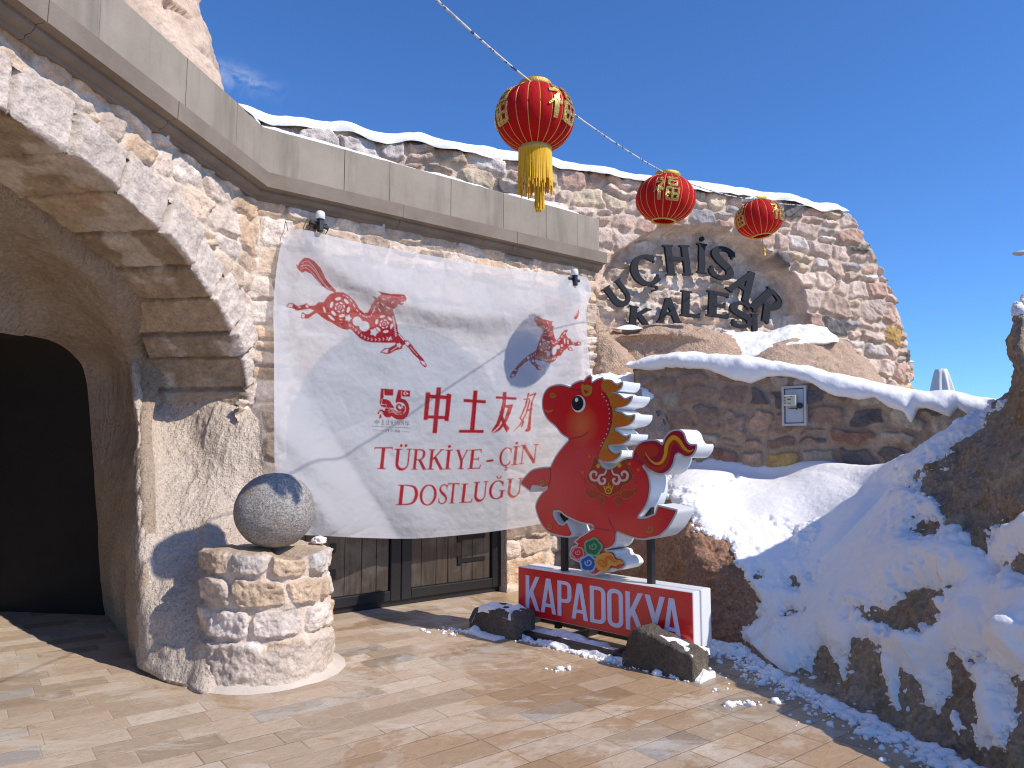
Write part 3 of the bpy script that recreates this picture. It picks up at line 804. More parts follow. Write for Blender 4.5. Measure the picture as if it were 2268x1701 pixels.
BARE = [
    [(2300, 676), (2268, 684), (2246, 694), (2230, 706), (2195, 745), (2205, 860), (2195, 905), (2150, 962), (2085, 1035), (2010, 1085), (2062, 1108), (2085, 1140), (2100, 1185), (2160, 1195), (2195, 1225), (2268, 1140), (2330, 1120), (2700, 1100), (2700, 640)],
    [(1300, 1040), (1470, 1085), (1520, 1150), (1600, 1205), (1640, 1262), (1692, 1368), (1655, 1400), (1650, 1445), (1300, 1445)],
    [(1760, 1480), (1790, 1435), (1822, 1425), (1850, 1450), (1890, 1430), (1925, 1425), (1950, 1440), (1985, 1490), (2015, 1500), (2045, 1500), (2070, 1470), (2100, 1440), (2130, 1450), (2180, 1440), (2215, 1470), (2235, 1475), (2330, 1470), (2700, 1500), (2700, 1950), (2190, 1740), (1960, 1612), (1850, 1545), (1790, 1520)],
    [(1905, 1365), (1960, 1345), (2030, 1310), (2045, 1300), (2110, 1303), (2075, 1345), (2072, 1372), (2000, 1400), (1950, 1400), (1945, 1375)],
    [(2230, 1265), (2270, 1230), (2310, 1240), (2300, 1290), (2235, 1272)],
]
HOLES = [(1681, 1278, 11, 9), (1757, 1279, 8, 5), (1759, 1290, 8, 5), (1791, 1280, 7, 6), (1760, 1359, 11, 7), (2058, 1172, 32, 19)]
wpx = px0 + 13 * fbm(g0, 4.5, 4, 60) + 6 * fbm(g0, 20, 3, 61); wpy = py0 + 13 * fbm(g0 + 5, 4.5, 4, 62) + 6 * fbm(g0, 20, 3, 63)
m = np.full(px0.shape, 400.0)
for b_ in BARE: m = np.minimum(m, -sdf_poly(wpx, wpy, b_))
for hx, hy, rx_, ry_ in HOLES:
    m = np.minimum(m, (np.hypot((px0 - hx) / rx_, (py0 - hy) / ry_) - 1) * min(rx_, ry_))
# drips of snow left standing on the bare lower band
DR = [[(1838, 1440), (1872, 1440), (1868, 1490), (1850, 1505)], [(1935, 1440), (2000, 1420), (1995, 1500), (1985, 1560), (1962, 1575), (1942, 1530)], [(2030, 1480), (2085, 1420), (2085, 1510), (2075, 1560), (2055, 1568), (2032, 1545)],
      [(2135, 1470), (2225, 1430), (2232, 1530), (2250, 1600), (2230, 1670), (2195, 1640), (2175, 1672), (2148, 1650), (2150, 1570)], [(2090, 1560), (2118, 1570), (2112, 1630), (2098, 1625)], [(2300, 1470), (2400, 1470), (2390, 1700), (2320, 1680)]]
for d_ in DR: m = np.maximum(m, -5 + sdf_poly(px0 + 9 * fbm(g0, 9, 3, 64), py0 + 12 * fbm(g0, 9, 3, 65), d_))
m = m + 8 * fbm(g0, 9, 3, 66) + 5 * fbm(g0, 30, 2, 67)
dist = np.linalg.norm(g0 - O, axis=-1)
mm = m * dist / F                                # in metres
lum = np.exp(-((px0 - 2010) / 45) ** 2 - ((py0 - 1435) / 42) ** 2) + .9 * np.exp(-((px0 - 2255) / 40) ** 2 - ((py0 - 1440) / 40) ** 2)
o_base = .05 * fbm(g0, 1.1, 2, 90) + lum * (.11 + .035 * fbm(g0, 11, 3, 5))
rough_z = sstep(0, 1, (px0 - 1850) / 200) * .012 + .004
o_base = o_base + rough_z * fbm(g0, 7, 4, 15)
o_base = o_base - .05 * np.exp(-((px0 - 1905 - (1150 - py0) * .9) / 10) ** 2) * sstep(1260, 1180, py0) * sstep(1040, 1080, py0)   # a slid groove
for fx_, fy_, fr_ in ((1612, 1070, 8), (1628, 1066, 7), (1704, 1163, 6), (1716, 1172, 9), (1738, 1168, 9), (1748, 1175, 7)):   # bird tracks
    o_base = o_base - .04 * np.exp(-((px0 - fx_) / fr_) ** 2 - ((py0 - fy_) / (fr_ * .6)) ** 2)
base_fade = np.clip(g0[..., 2] / .05, 0, 1)
mm = mm * base_fade - (1 - base_fade) * .05
tk = .075 * (1 - np.exp(-np.maximum(mm, 0) / .06))
bl_ = sstep(0, .16, mm)
off = np.where(mm > 0, np.maximum(o_rock + .25 * tk, (o_rock * (1 - bl_) + o_base * bl_) + tk), o_rock + np.maximum(mm * .8, -.05))
off = off + np.where(mm > 0, .007, 0) * fbm(g0, 26, 3, 77) * np.exp(-np.maximum(mm, 0) / .10)
up_ = n0 + [0, 0, .35]; up_ = up_ / np.linalg.norm(up_, axis=-1, keepdims=True)
gs = g0 + n0 * np.minimum(off, o_rock)[..., None] + up_ * np.maximum(off - o_rock, 0)[..., None] + n0 * np.where(off > o_rock, 0, 0)[..., None]
keep = mm > -.06
fm = keep[:-1, :-1] | keep[1:, 1:] | keep[:-1, 1:] | keep[1:, :-1]
tag(gmesh('snow', gs, M_SNOW, None, None, fm), 'snow blanket over the rocky slope, shaded blue with a sunlit hollow behind the sign', 'snow', kind='stuff')

_e = np.argwhere((mm > -.05) & (mm < .03) & (py0 < 1720) & (px0 < 2330) & (g0[..., 2] > .03))
EDGE_PTS = gs[tuple(_e[np.random.RandomState(4).permutation(len(_e))[:2600]].T)]
# ------------------------------------------------------------------ sandy rock between the banner and the low wall
OX = [[(1296, 590, 10.3), (1300, 630, 9.95), (1324, 690, 9.9), (1352, 735, 10.0), (1362, 745, 10.5)],
      [(1292, 740, 10.2), (1306, 742, 9.72), (1352, 758, 9.6), (1384, 775, 9.7), (1395, 780, 10.2)],
      [(1290, 840, 10.2), (1320, 840, 9.4), (1392, 842, 9.2), (1440, 862, 9.35), (1452, 865, 9.9)],
      [(1290, 880, 10.1), (1340, 866, 9.05), (1440, 876, 8.8), (1500, 905, 8.9), (1515, 910, 9.5)],
      [(1285, 960, 10.0), (1350, 935, 8.95), (1450, 925, 8.7), (1512, 940, 8.9), (1530, 945, 9.5)],
      [(1280, 1100, 9.8), (1360, 1070, 8.8), (1470, 1035, 8.5), (1535, 1025, 8.7), (1550, 1030, 9.3)],
      [(1275, 1300, 9.3), (1330, 1300, 8.5), (1440, 1250, 8.1), (1540, 1150, 8.1), (1560, 1150, 8.7)]]
g = loft([[P(*q) for q in r_] for r_ in OX], 170, 130)
n = gnormals(g)
if n[..., 1].mean() > 0: n = -n
g1 = g + n * (.06 * fbm(g, 1.6, 4, 70) + .025 * fbm(g, 7, 4, 71))[..., None]
rock = thing('rock_outcrop', g1.reshape(-1, 3).mean(0) * [1, 1, 0], 'sunlit sandy rock outcrop between the hanging banner and the low wall', 'rock')
gmesh('rock', g1, M_OUT, rock, None, None, True, False)
px, py = proj(g)
m = sdf_poly(px + 8 * fbm(g, 5, 3, 5), py + 8 * fbm(g, 5, 3, 6), [(1290, 842), (1345, 826), (1385, 826), (1440, 852), (1490, 885), (1518, 920), (1514, 940), (1500, 935), (1470, 908), (1440, 893), (1400, 880), (1350, 868), (1290, 870)])
snow_over('snow_patch', g, m * 8.9 / F, .10, 'rounded snow patch on the sandy rock behind the horse mane', .015, low=.04)

# ------------------------------------------------------------------ low wall with the meter cabinet
FW = Frame((1.55, 8.9, 0), (.795, -.607, 0), (-.607, -.795, 0))
sx = np.array([1405, 1500, 1640, 1790, 1830, 2000, 2080, 2190, 2300, 2420])
top_px = np.array([808, 795, 806, 834, 846, 880, 892, 906, 930, 960])
hs = [FW.hit(a, b, 0) for a, b in zip(sx, top_px)]
st_, zt_ = np.array([q[0] for q in hs]), np.array([q[1] for q in hs])
s = np.arange(st_[0], st_[-1], .0125); ze = np.linspace(0, 1, 130)
ztop = np.interp(s, st_, zt_)
S_, ZE = np.meshgrid(s, ze); ZW = .9 + ZE * (ztop[None] - .9)
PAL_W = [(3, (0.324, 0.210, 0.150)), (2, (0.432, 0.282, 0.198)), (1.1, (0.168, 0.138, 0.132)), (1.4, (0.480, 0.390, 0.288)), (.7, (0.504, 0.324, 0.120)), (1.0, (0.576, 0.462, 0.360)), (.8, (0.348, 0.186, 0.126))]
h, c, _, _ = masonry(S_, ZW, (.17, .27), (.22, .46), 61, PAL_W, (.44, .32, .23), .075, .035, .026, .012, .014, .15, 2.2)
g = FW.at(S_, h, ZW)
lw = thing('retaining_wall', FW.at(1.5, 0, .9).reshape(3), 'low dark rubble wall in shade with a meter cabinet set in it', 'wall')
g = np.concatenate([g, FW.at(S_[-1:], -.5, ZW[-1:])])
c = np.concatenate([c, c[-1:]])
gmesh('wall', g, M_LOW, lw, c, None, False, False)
g = FW.at(np.array([[st_[0], st_[0]], [st_[0], st_[0]]]), np.array([[.02, -.6], [.02, -.6]]), np.array([[.9, .9], [zt_[0], zt_[0]]]))
gmesh('wall_end', g, M_OUT, lw)
# thick snow lying along its top
tx = np.array([1398, 1430, 1500, 1640, 1700, 1790, 1830, 1920, 2000, 2080, 2190, 2330, 2420]); ty = np.array([800, 788, 780, 790, 800, 816, 826, 846, 860, 868, 882, 905, 930])
bx = np.array([1398, 1430, 1500, 1560, 1630, 1665, 1700, 1760, 1800, 1830, 1860, 1900, 1935, 1965, 2000, 2010, 2018, 2030, 2050, 2085, 2100, 2118, 2160, 2330, 2420])
by = np.array([812, 818, 815, 818, 842, 846, 830, 838, 848, 866, 880, 886, 878, 900, 915, 938, 934, 910, 908, 920, 925, 905, 930, 955, 975])
sp = np.arange(st_[0] - .05, st_[-1], .02)
pxs, _ = proj(FW.at(sp, .05, 2.3))
zt = np.array([FW.hit(a, np.interp(a, tx, ty), -.12)[1] for a in pxs]); zb = np.array([FW.hit(a, np.interp(a, bx, by), .07)[1] for a in pxs])
prof = [(-.75, -1, 0), (-.62, .75, 0), (-.4, .98, 0), (-.18, 1.02, 0), (-.02, .93, 0), (.07, .72, 0), (.105, .42, 0), (.10, .15, 0), (.06, 0.0, 0), (-.02, .04, 0)]
rows = []
for o, fz, _ in prof:
    zz = zb + (zt - zb) * fz if fz >= 0 else zt - .25
    rows.append(FW.at(sp, np.full_like(sp, o), zz))
g = _interp1(np.array(rows), 44)
g = g + np.stack([0 * g[..., 0], 0 * g[..., 0], np.ones(g.shape[:2])], -1) * (.018 * fbm(g, 4, 4, 81))[..., None] + FW.n * (.02 * fbm(g, 5, 4, 82))[..., None]
o = gmesh('snow_cap', g, M_SNOW); tag(o, 'thick drooping snow cap along the top of the low dark wall', 'snow', kind='stuff')

# meter cabinet
cq = [FW.hit(a, b, .03) for a, b in ((1739, 857), (1793, 857), (1731, 944), (1786, 944))]
ct = (cq[0][0] + cq[1][0] + cq[2][0] + cq[3][0]) / 4; cz = (cq[0][1] + cq[2][1]) / 2; hw = (cq[1][0] - cq[0][0]) / 2; hh = (cq[0][1] - cq[2][1]) / 2
M_GREY = mat_plain('grey_enamel', (.46, .50, .55), .4, .06, 6)
M_FRAME = mat_plain('rust_edged_frame', (.52, .50, .48), .5, .2, 9)
M_CREAM = mat_plain('cream_plastic', (.60, .56, .43), .5, .08, 20)
cab = thing('meter_cabinet', FW.at(ct, .03, cz - hh).reshape(3), 'small grey metal meter cabinet set into the low wall, meter on its door', 'cabinet')
tl = .022                                                              # it leans a little
axu = np.array([0, 0, 1.0]) + FW.d * tl; ax = FW.d
b = MB()
for sgn in (-1, 1):
    b.box(FW.at(ct, .06, cz) + ax * sgn * (hw - .012), ax, FW.n, axu, .012, .035, hh)
    b.box(FW.at(ct, .06, cz) + axu * sgn * (hh - .012), ax, FW.n, axu, hw - .024, .034, .012)
b.build('frame', M_FRAME, cab)
dr = MB().box(FW.at(ct, .07, cz), ax, FW.n, axu, hw - .032, .01, hh - .032, .004).build('door', M_GREY, cab)
MB().box(FW.at(ct, .045, cz), ax, FW.n, axu, hw - .02, .01, hh - .02).build('back_box', M_BLACK, cab)
mt = MB().box(FW.at(ct - hw * .22, .11, cz + hh * .27), ax, FW.n, axu, hw * .50, .032, hh * .27, .008).build('meter', M_CREAM, cab)
for x_, y_, w_, h_ in ((-.25, .32, .15, .022), (-.25, .12, .10, .016), (-.60, .14, .045, .035), (-.60, .27, .045, .035), (-.60, .40, .045, .035), (-.10, .45, .05, .02)):
    MB().box(FW.at(ct + hw * x_, .143, cz + hh * y_), ax, FW.n, axu, hw * w_, .0015, hh * h_).build('print_mark', M_BLACK, mt)
b = MB().box(FW.at(ct - hw * .1, .085, cz - hh * .13), ax, FW.n, axu, hw * .34, .006, hh * .018).box(FW.at(ct + hw * .22, .087, cz - hh * .15), ax, FW.n, axu, hw * .03, .006, hh * .06)
b.build('hasp', M_BLACK, cab)
kb = MB(); ctr = FW.at(ct + hw * .48, 0, cz + hh * .0).reshape(3)
kb.tube([ctr + FW.n * .078, ctr + FW.n * .10], .032, 18); kb.build('lock', M_BLACK, cab)

# ------------------------------------------------------------------ boulder and snow under the niche
BX = [[(1575, 775, 10.9), (1650, 752, 10.9), (1750, 745, 10.8), (1840, 752, 10.7), (1900, 780, 10.8), (1960, 850, 11.0)],
      [(1572, 778, 10.3), (1650, 752, 10.1), (1750, 747, 10.0), (1848, 756, 10.0), (1908, 792, 10.2), (1962, 858, 10.6)],
      [(1572, 800, 10.0), (1650, 785, 9.7), (1750, 780, 9.5), (1850, 790, 9.5), (1920, 818, 9.7), (1962, 870, 10.3)],
      [(1572, 850, 9.8), (1650, 840, 9.4), (1750, 840, 9.2), (1850, 850, 9.2), (1930, 870, 9.4), (1968, 900, 10.1)],
      [(1572, 960, 9.8), (1650, 960, 9.3), (1750, 960, 9.1), (1850, 960, 9.1), (1930, 960, 9.3), (1968, 960, 10.1)]]
g = loft([[P(*q) for q in r_] for r_ in BX], 90, 140)
n = gnormals(g)
if n[..., 1].mean() > 0: n = -n
g1 = g + n * (.05 * fbm(g, 1.8, 4, 170) + .02 * fbm(g, 8, 3, 171))[..., None]
rk = thing('boulder', g1.reshape(-1, 3).mean(0) * [1, 1, 0], 'rounded brown boulder below the niche with snow on its top', 'rock')
gmesh('rock', g1, M_OUT, rk, None, None, True, False)
# pillow of snow on that boulder
tx = np.array([1578, 1592, 1650, 1700, 1750, 1800, 1830, 1858]); ty = np.array([762, 740, 736, 736, 722, 720, 728, 754])
by = np.array([800, 812, 800, 778, 768, 766, 762, 757]); pxs = np.linspace(1578, 1858, 150)
rows = []
for k_, (fz, Y) in enumerate([(.9, 10.75), (1.0, 10.6), (1.0, 10.35), (.9, 10.1), (.6, 9.85), (.25, 9.7), (0, 9.66), (-.02, 9.85)]):
    rows.append([P(a, np.interp(a, tx, by) + (np.interp(a, tx, ty) - np.interp(a, tx, by)) * fz, Y) for a in pxs])
g = _interp1(np.array(rows), 46)
g = g + np.array([0, -.3, 1]) * (.025 * fbm(g, 5, 4, 181))[..., None]
o = gmesh('snow_pillow', g, M_SNOW); tag(o, 'plump snow pillow on the boulder under the niche letters', 'snow', kind='stuff')
g = []
for a in np.linspace(1362, 1425, 30): g.append([P(a, 727 - 8 * math.sin((a - 1362) / 63 * math.pi) * f_, 10.0 - d_) for f_, d_ in ((.6, -.2), (1, 0), (.5, .14), (-.4, .2))])
o = gmesh('snow_strip', np.array(g), M_SNOW); tag(o, 'thin strip of snow on the ledge below the first niche letter', 'snow', kind='stuff')

# ------------------------------------------------------------------ snow along the tops of the walls
def snow_strip(name, cen, across, half, hgt, label, seed, droop=0.03, sub=9):
    """A rounded ridge of snow on a path of points; across is the sideways unit vector (towards the viewer)."""
    cen = np.asarray(cen, float); L = len(cen); rows = []
    q = np.stack([np.arange(L) * .05, np.zeros(L), np.zeros(L)], -1)
    hv = hgt * (1 + .16 * fbm(q, 1.0, 3, seed)); tp_ = np.sqrt(np.clip(np.minimum(np.arange(L), L - 1 - np.arange(L)) / 9.0, .02, 1)); hv = hv * tp_; wv = half * (1 + .2 * fbm(q, 1.5, 3, seed + 1)); dv = droop * (1 + .9 * fbm(q, 2.2, 4, seed + 2))
    for a in np.linspace(-.15, math.pi + .15, sub * 2):
        x = math.cos(a); zz = max(math.sin(a), 0) ** .6 * hv - (dv if x > .9 else (0.01 if x > -.9 else 0))
        rows.append(cen + np.asarray(across) * (wv * x)[..., None] + np.stack([0 * hv, 0 * hv, zz + 0 * hv], -1))
    g = np.array(rows); g = g + np.array([0, 0, 1]) * (.012 * fbm(g, 6, 3, seed + 5))[..., None]
    o = gmesh(name, g, M_SNOW); return tag(o, label, 'snow', kind='stuff')
ss = np.arange(-5.8, 4.72, .05)
zc = np.interp(ss, s, s * 0 + 5.66) * 0 + 5.66 + .05 * vnoise(np.stack([ss, ss * 0], -1), 2.2, 3)
snow_strip('snow_cap', FN.at(ss, -.22, zc - .02), FN.n, .34, .19, 'long white snow cap along the top of the rubble wall', 30, .015)
xs = np.arange(-.5, 2.78, .04); nrm_ = np.array([FL.n * (1 - k) + FB.n * k for k in sstep(-.12, .12, xs)])
snow_strip('snow_cap', np.array([along(x, -.02, 4.728) for x in xs]), nrm_, .13, .075, 'thin snow line on the grey parapet from its bend to above the banner', 31, .0)
xs = np.arange(2.92, 4.2, .04); snow_strip('snow_cap', np.array([along(x, -.02, 4.728) for x in xs]), FB.n, .13, .09, 'short snow wedge near the right end of the grey parapet', 35, .0)

# ------------------------------------------------------------------ cliff of the castle behind the left parapet
TX = []
for py_, xr, Y in ((-420, 405, 27), (-200, 418, 27), (0, 430, 26.5), (60, 435, 26.3), (120, 447, 26), (165, 466, 25.5), (195, 476, 25), (260, 478, 25), (420, 480, 25)):
    TX.append([P(-260, py_ * .9, Y - 1), P(0, py_ * .95, Y - 3.4), P(180, py_, Y - 3.8), P(300, py_, Y - 3.0), P(xr - 45, py_, Y - 1.5), P(xr, py_, Y + .6), P(xr - 10, py_, Y + 4)])
g = loft(TX, 200, 200)
n = gnormals(g)
if n[..., 1].mean() > 0: n = -n
g1 = g + n * (.45 * fbm(g, .28, 5, 50) + .22 * np.abs(fbm(g, .7, 4, 52)) - .35 * sstep(.5, .62, vnoise(g, .55, 57)) * sstep(-.1, .2, vnoise(g, 1.3, 58)))[..., None]
cl = gmesh('cliff', g1, M_TOWER, None, None, None, True); tag(cl, 'tall pale rock cliff of the castle rising behind the left parapet', 'cliff')
cl['category'] = 'cliff'
# ------------------------------------------------------------------ pedestal and stone ball
PC = np.array((-1.845, 5.60, 0)); PR, PH = .455, .885
a = np.linspace(0, 2 * math.pi, 420); zz = np.arange(0, PH + .001, .007)
A_, Z_ = np.meshgrid(a, zz)
def cyl_noise(p, *k): return fbm(p, *k)
pos = np.stack([np.cos(A_) * PR, np.sin(A_) * PR, Z_], -1)
h, c, d, _ = masonry(A_ * PR, Z_ - .27, (.200, .215), (.27, .40), 83, [(2, (.72, .61, .53)), (1.3, (.60, .44, .30)), (1, (.68, .56, .46)), (.6, (.74, .67, .61))], (.70, .57, .46), .014, .030, .012, .012, .014, .0, 2.0)
lowb = 1 - sstep(.22, .30, Z_ + .035 * fbm(pos, 4, 3, 3))                   # rough plinth of rock below the courses
bs = .035 + .022 * fbm(pos, 5, 4, 33) + .010 * fbm(pos, 22, 3, 34)
h = h * (1 - lowb) + lowb * bs
c = c * (1 - lowb)[..., None] + np.array((.60, .49, .40)) * lowb[..., None]
rad = PR - .02 + h + .04 * (1 - Z_ / PH) ** 2
rad[..., -1] = rad[..., 0]; c[:, -1] = c[:, 0]
bl = np.clip((a - 6.05) / (2 * math.pi - 6.05), 0, 1)[None]; rad = rad * (1 - bl) + rad[:, :1] * bl
zt_ = Z_ + (.03 * fbm(pos * [1, 1, 0], 3, 3, 44)) * (Z_ / PH) ** 4
g = PC + np.stack([np.cos(A_) * rad, np.sin(A_) * rad, zt_], -1)
top = []
for f_ in (.93, .8, .6, .3, .02):
    x = g[-1].copy(); x[:, :2] = PC[:2] + (x[:, :2] - PC[:2]) * f_; x[:, 2] = x[:, 2] + .012 + .02 * fbm(x, 5, 3, 9); top.append(x)
g = np.concatenate([g, np.array(top)]); c = np.concatenate([c, np.broadcast_to(np.array((.50, .38, .27)), (5, 420, 3))])
pd = thing('stone_pedestal', PC, 'round masonry pedestal of pale blocks carrying the stone ball', 'pedestal')
gmesh('drum', g, M_WALL, pd, c, None, False, False)
aa = np.linspace(0, 2 * math.pi, 160)
sk = []
for r_, z_ in ((.48, .05), (.51, .03), (.55 , .014), (.59, .001)):
    rr_ = r_ + (.035 * fbm(np.stack([np.cos(aa), np.sin(aa), aa * 0], -1), 1.6, 3, 5) if r_ > .55 else 0)
    sk.append(PC + np.stack([np.cos(aa) * rr_, np.sin(aa) * rr_, aa * 0 + z_], -1))
M_MORT = mat_plain('pale_mortar', (.60, .52, .44), .9, .14, 6, .5, 40)
gmesh('mortar_skirt', np.array(sk), M_MORT, pd)
BR = .287; BC = np.array((-1.785, 5.52, PH + .018 + BR * .97))
def _ball():
    b = NB('grey_granite')
    c = b.mix(b.ramp(b.voro(85, out='Color'), [(.2, 0), (.8, 1)]), (.24, .222, .202), (.47, .44, .405))
    rs = b.ramp(b.noise(4.5, 5, .65), [(.56, 0), (.7, 1)])
    c = b.mix(b.math('MULTIPLY', rs, .55), c, (.34, .22, .16))
    n = b.bump(b.noise(75, 4, .7), .8, .02)
    return b.fin(c, .9, n)
M_BALL = _ball()
lat = np.linspace(-math.pi / 2, math.pi / 2, 90); lon = np.linspace(0, 2 * math.pi, 161)
LO, LA = np.meshgrid(lon, lat)
dirv = np.stack([np.cos(LA) * np.cos(LO), np.cos(LA) * np.sin(LO), np.sin(LA)], -1)
rr_ = BR * (1 + .018 * fbm(dirv, 1.6, 3, 4)); rr_[:, -1] = rr_[:, 0]
tag(gmesh('stone_ball', BC + dirv * rr_[..., None] * [1.02, 1.0, .98], M_BALL), 'big rough grey stone ball resting on the masonry pedestal', 'ball')
def lump(name, c, r, seed, label=None, mat=None, parent=None, n=26, kind='stuff', amp=.35):
    lat = np.linspace(-math.pi / 2, math.pi / 2, n); lon = np.linspace(0, 2 * math.pi, n * 2)
    LO, LA = np.meshgrid(lon, lat); dv = np.stack([np.cos(LA) * np.cos(LO), np.cos(LA) * np.sin(LO), np.sin(LA)], -1)
    k = 1 + amp * fbm(dv, 1.9, 4, seed); k[:, -1] = k[:, 0]
    o = gmesh(name, np.array(c) + dv * np.array(r) * k[..., None], mat or M_SNOW, parent)
    if label: tag(o, label, 'snow', kind=kind)
    return o
lump('snow_lump', G(706, 1196, PH + .03) + [0, 0, 0], (.055, .05, .032), 5, 'small snow remnant on the pedestal rim right of the stone ball')

# ------------------------------------------------------------------ drawing helpers (flat art as polygons)
def stroke(pts, wd, closed=False, n=0):
    """Polygon round a path with a width at each point."""
    p = np.array(pts, float)[:, :2]; wd = np.array(wd if hasattr(wd, '__len__') else [wd] * len(p), float)
    if n:
        q = catmull(np.c_[p, wd], n); p, wd = q[:, :2], q[:, 2]
    t = np.gradient(p, axis=0); t /= np.linalg.norm(t, axis=1, keepdims=True) + 1e-9
    nn = np.c_[-t[:, 1], t[:, 0]]
    return np.concatenate([p + nn * wd[:, None] / 2, (p - nn * wd[:, None] / 2)[::-1]])
def ellipse(cx, cy, rx, ry=None, rot=0, n=28):
    ry = rx if ry is None else ry; t = np.linspace(0, 2 * math.pi, n, endpoint=False); c_, s_ = math.cos(rot), math.sin(rot)
    x, y = rx * np.cos(t), ry * np.sin(t); return np.c_[cx + x * c_ - y * s_, cy + x * s_ + y * c_]
def spiral(cx, cy, r0, r1, a0, turns, w0, w1, n=40, flip=1):
    t = np.linspace(0, 1, n); r = r0 + (r1 - r0) * t; a = a0 + flip * turns * 2 * math.pi * t
    return stroke(np.c_[cx + r * np.cos(a), cy + r * np.sin(a)], w0 + (w1 - w0) * t)
def seg(x0, y0, x1, y1, w): return stroke([(x0, y0), (x1, y1)], w)
def glyph(ch, t=.15, th=.055, sv=.045, sw=.1):
    """A roman capital, height 1, y up. Returns (polygons, width)."""
    S = []
    def stem(x, w=t, y0=0, y1=1, s0=1, s1=1):
        S.append(np.array([(x - w / 2, y0), (x + w / 2, y0), (x + w / 2, y1), (x - w / 2, y1)]))
        for yy, on in ((y0, s0), (y1 - sv, s1)):
            if on: S.append(np.array([(x - w / 2 - sw, yy), (x + w / 2 + sw, yy), (x + w / 2 + sw, yy + sv), (x - w / 2 - sw, yy + sv)]))
    def ser(x, y, w): S.append(np.array([(x - w / 2, y), (x + w / 2, y), (x + w / 2, y + sv), (x - w / 2, y + sv)]))
    if ch in 'Iİ': W = t + 2 * sw; stem(W / 2)
    elif ch == 'T':
        W = .78; stem(W / 2, t, 0, .97, 1, 0); S.append(np.array([(0, .94), (W, .94), (W, 1), (0, 1)])); S.append(np.array([(0, .82), (.05, .95), (0, 1)])); S.append(np.array([(W, .82), (W, 1), (W - .05, .95)]))
    elif ch in 'UÜ':
        W = .82; xl, xr = sw + t / 2, W - sw - th / 2
        k = np.linspace(math.pi, 2 * math.pi, 14); cx, rx = (xl + xr) / 2, (xr - xl) / 2
        p = [(xl, .98)] + [(cx + rx * math.cos(a), .32 + .29 * math.sin(a)) for a in k] + [(xr, .98)]
        S.append(stroke(p, [t] * 6 + list(np.linspace(t, th * 1.2, 6)) + [th * 1.2] * 4)); ser(xl, 1 - sv, t + 2 * sw); ser(xr, 1 - sv, th + 2 * sw)
    elif ch == 'R':
        W = .80; xs = sw + t / 2; stem(xs)
        p = catmull([(xs, .97), (.42, .97), (.58, .90), (.62, .75), (.57, .58), (.42, .49), (xs, .49)], 5); k = np.linspace(0, 1, len(p)); S.append(stroke(p, th + (t - th) * np.exp(-((k - .5) / .2) ** 2)))
        S.append(seg(.40, .50, W - .08, .01, t * 1.0)); ser(W - .06, 0, .16)
    elif ch == 'K':
        W = .84; xs = sw + t / 2; stem(xs); S.append(seg(xs, .42, W - .16, .98, th * 1.3)); ser(W - .14, 1 - sv, .24); S.append(seg(.36, .60, W - .08, .01, t)); ser(W - .08, 0, .2)
    elif ch == 'Y':
        W = .82; stem(W / 2, t, 0, .46, 1, 0); S.append(seg(W / 2, .42, .13, .98, t)); S.append(seg(W / 2, .42, W - .13, .98, th * 1.2)); ser(.12, 1 - sv, .24); ser(W - .12, 1 - sv, .22)
    elif ch in 'EL':
        W = .62; xs = sw + t / 2; stem(xs); S.append(np.array([(xs, 0), (W, 0), (W + .03, .20), (W - .02, .20), (W - .05, th), (xs, th)]))
        if ch == 'E':
            S.append(np.array([(xs, 1), (W - .02, 1), (W - .01, .82), (W - .05, .82), (W - .07, 1 - th), (xs, 1 - th)])); S.append(np.array([(xs, .53), (W - .14, .53), (W - .14, .60), (W - .10, .60), (W - .10, .40), (W - .14, .40), (W - .14, .53 - th), (xs, .53 - th)]))
    elif ch in 'CÇGĞ':
        W = .80; k = np.radians(np.linspace(42, 318, 30)); cx, cy, rx, ry = .44, .5, .37, .475
        S.append(stroke([(cx + rx * math.cos(a), cy + ry * math.sin(a)) for a in k], th + (t - th) * np.abs(np.sin((np.linspace(42, 318, 30) - 90) / 180 * math.pi)) ** 1.5 * 1.0))
        S.append(np.array([(W - .10, .70), (W - .05, .70), (W - .06, .97), (W - .14, .84)]))
        if ch in 'GĞ': S.append(np.array([(W - .16, .08), (W - .02, .08), (W - .02, .44), (W - .16, .44)])); ser(W - .09, .42, .30)
        elif True: S.append(np.array([(W - .10, .30), (W - .05, .26), (W - .12, .06), (W - .16, .16)]))
    elif ch == 'N':
        W = .88; stem(sw + th / 2, th); stem(W - sw - th / 2, th, .0, 1, 0, 1); S.append(seg(sw + th / 2, .98, W - sw - th / 2, .03, t))
    elif ch == 'D':
        W = .88; xs = sw + t / 2; stem(xs); p = catmull([(xs, .97), (.45, .965), (.70, .85), (.80, .5), (.70, .15), (.45, .035), (xs, .03)], 6); k = np.linspace(0, 1, len(p)); S.append(stroke(p, th + (t - th) * np.exp(-((k - .5) / .24) ** 2)))
    elif ch == 'O':
        W = .92; k = np.linspace(0, 2 * math.pi, 41); S.append(stroke(np.c_[.46 + .385 * np.cos(k), .5 + .475 * np.sin(k)], th + (t - th) * np.abs(np.cos(k)) ** 1.3))
    elif ch == 'S':
        W = .58; p = catmull([(.50, .80), (.44, .93), (.28, .97), (.12, .88), (.09, .72), (.20, .58), (.38, .45), (.50, .32), (.50, .14), (.32, .03), (.14, .07), (.06, .22)], 5); k = np.linspace(0, 1, len(p)); S.append(stroke(p, th + (t - th) * np.exp(-((k - .5) / .2) ** 2)))
        S.append(np.array([(.47, .73), (.52, .73), (.53, .98), (.46, .90)])); S.append(np.array([(.04, .30), (.09, .30), (.10, .12), (.04, .03)]))
    elif ch == 'A':
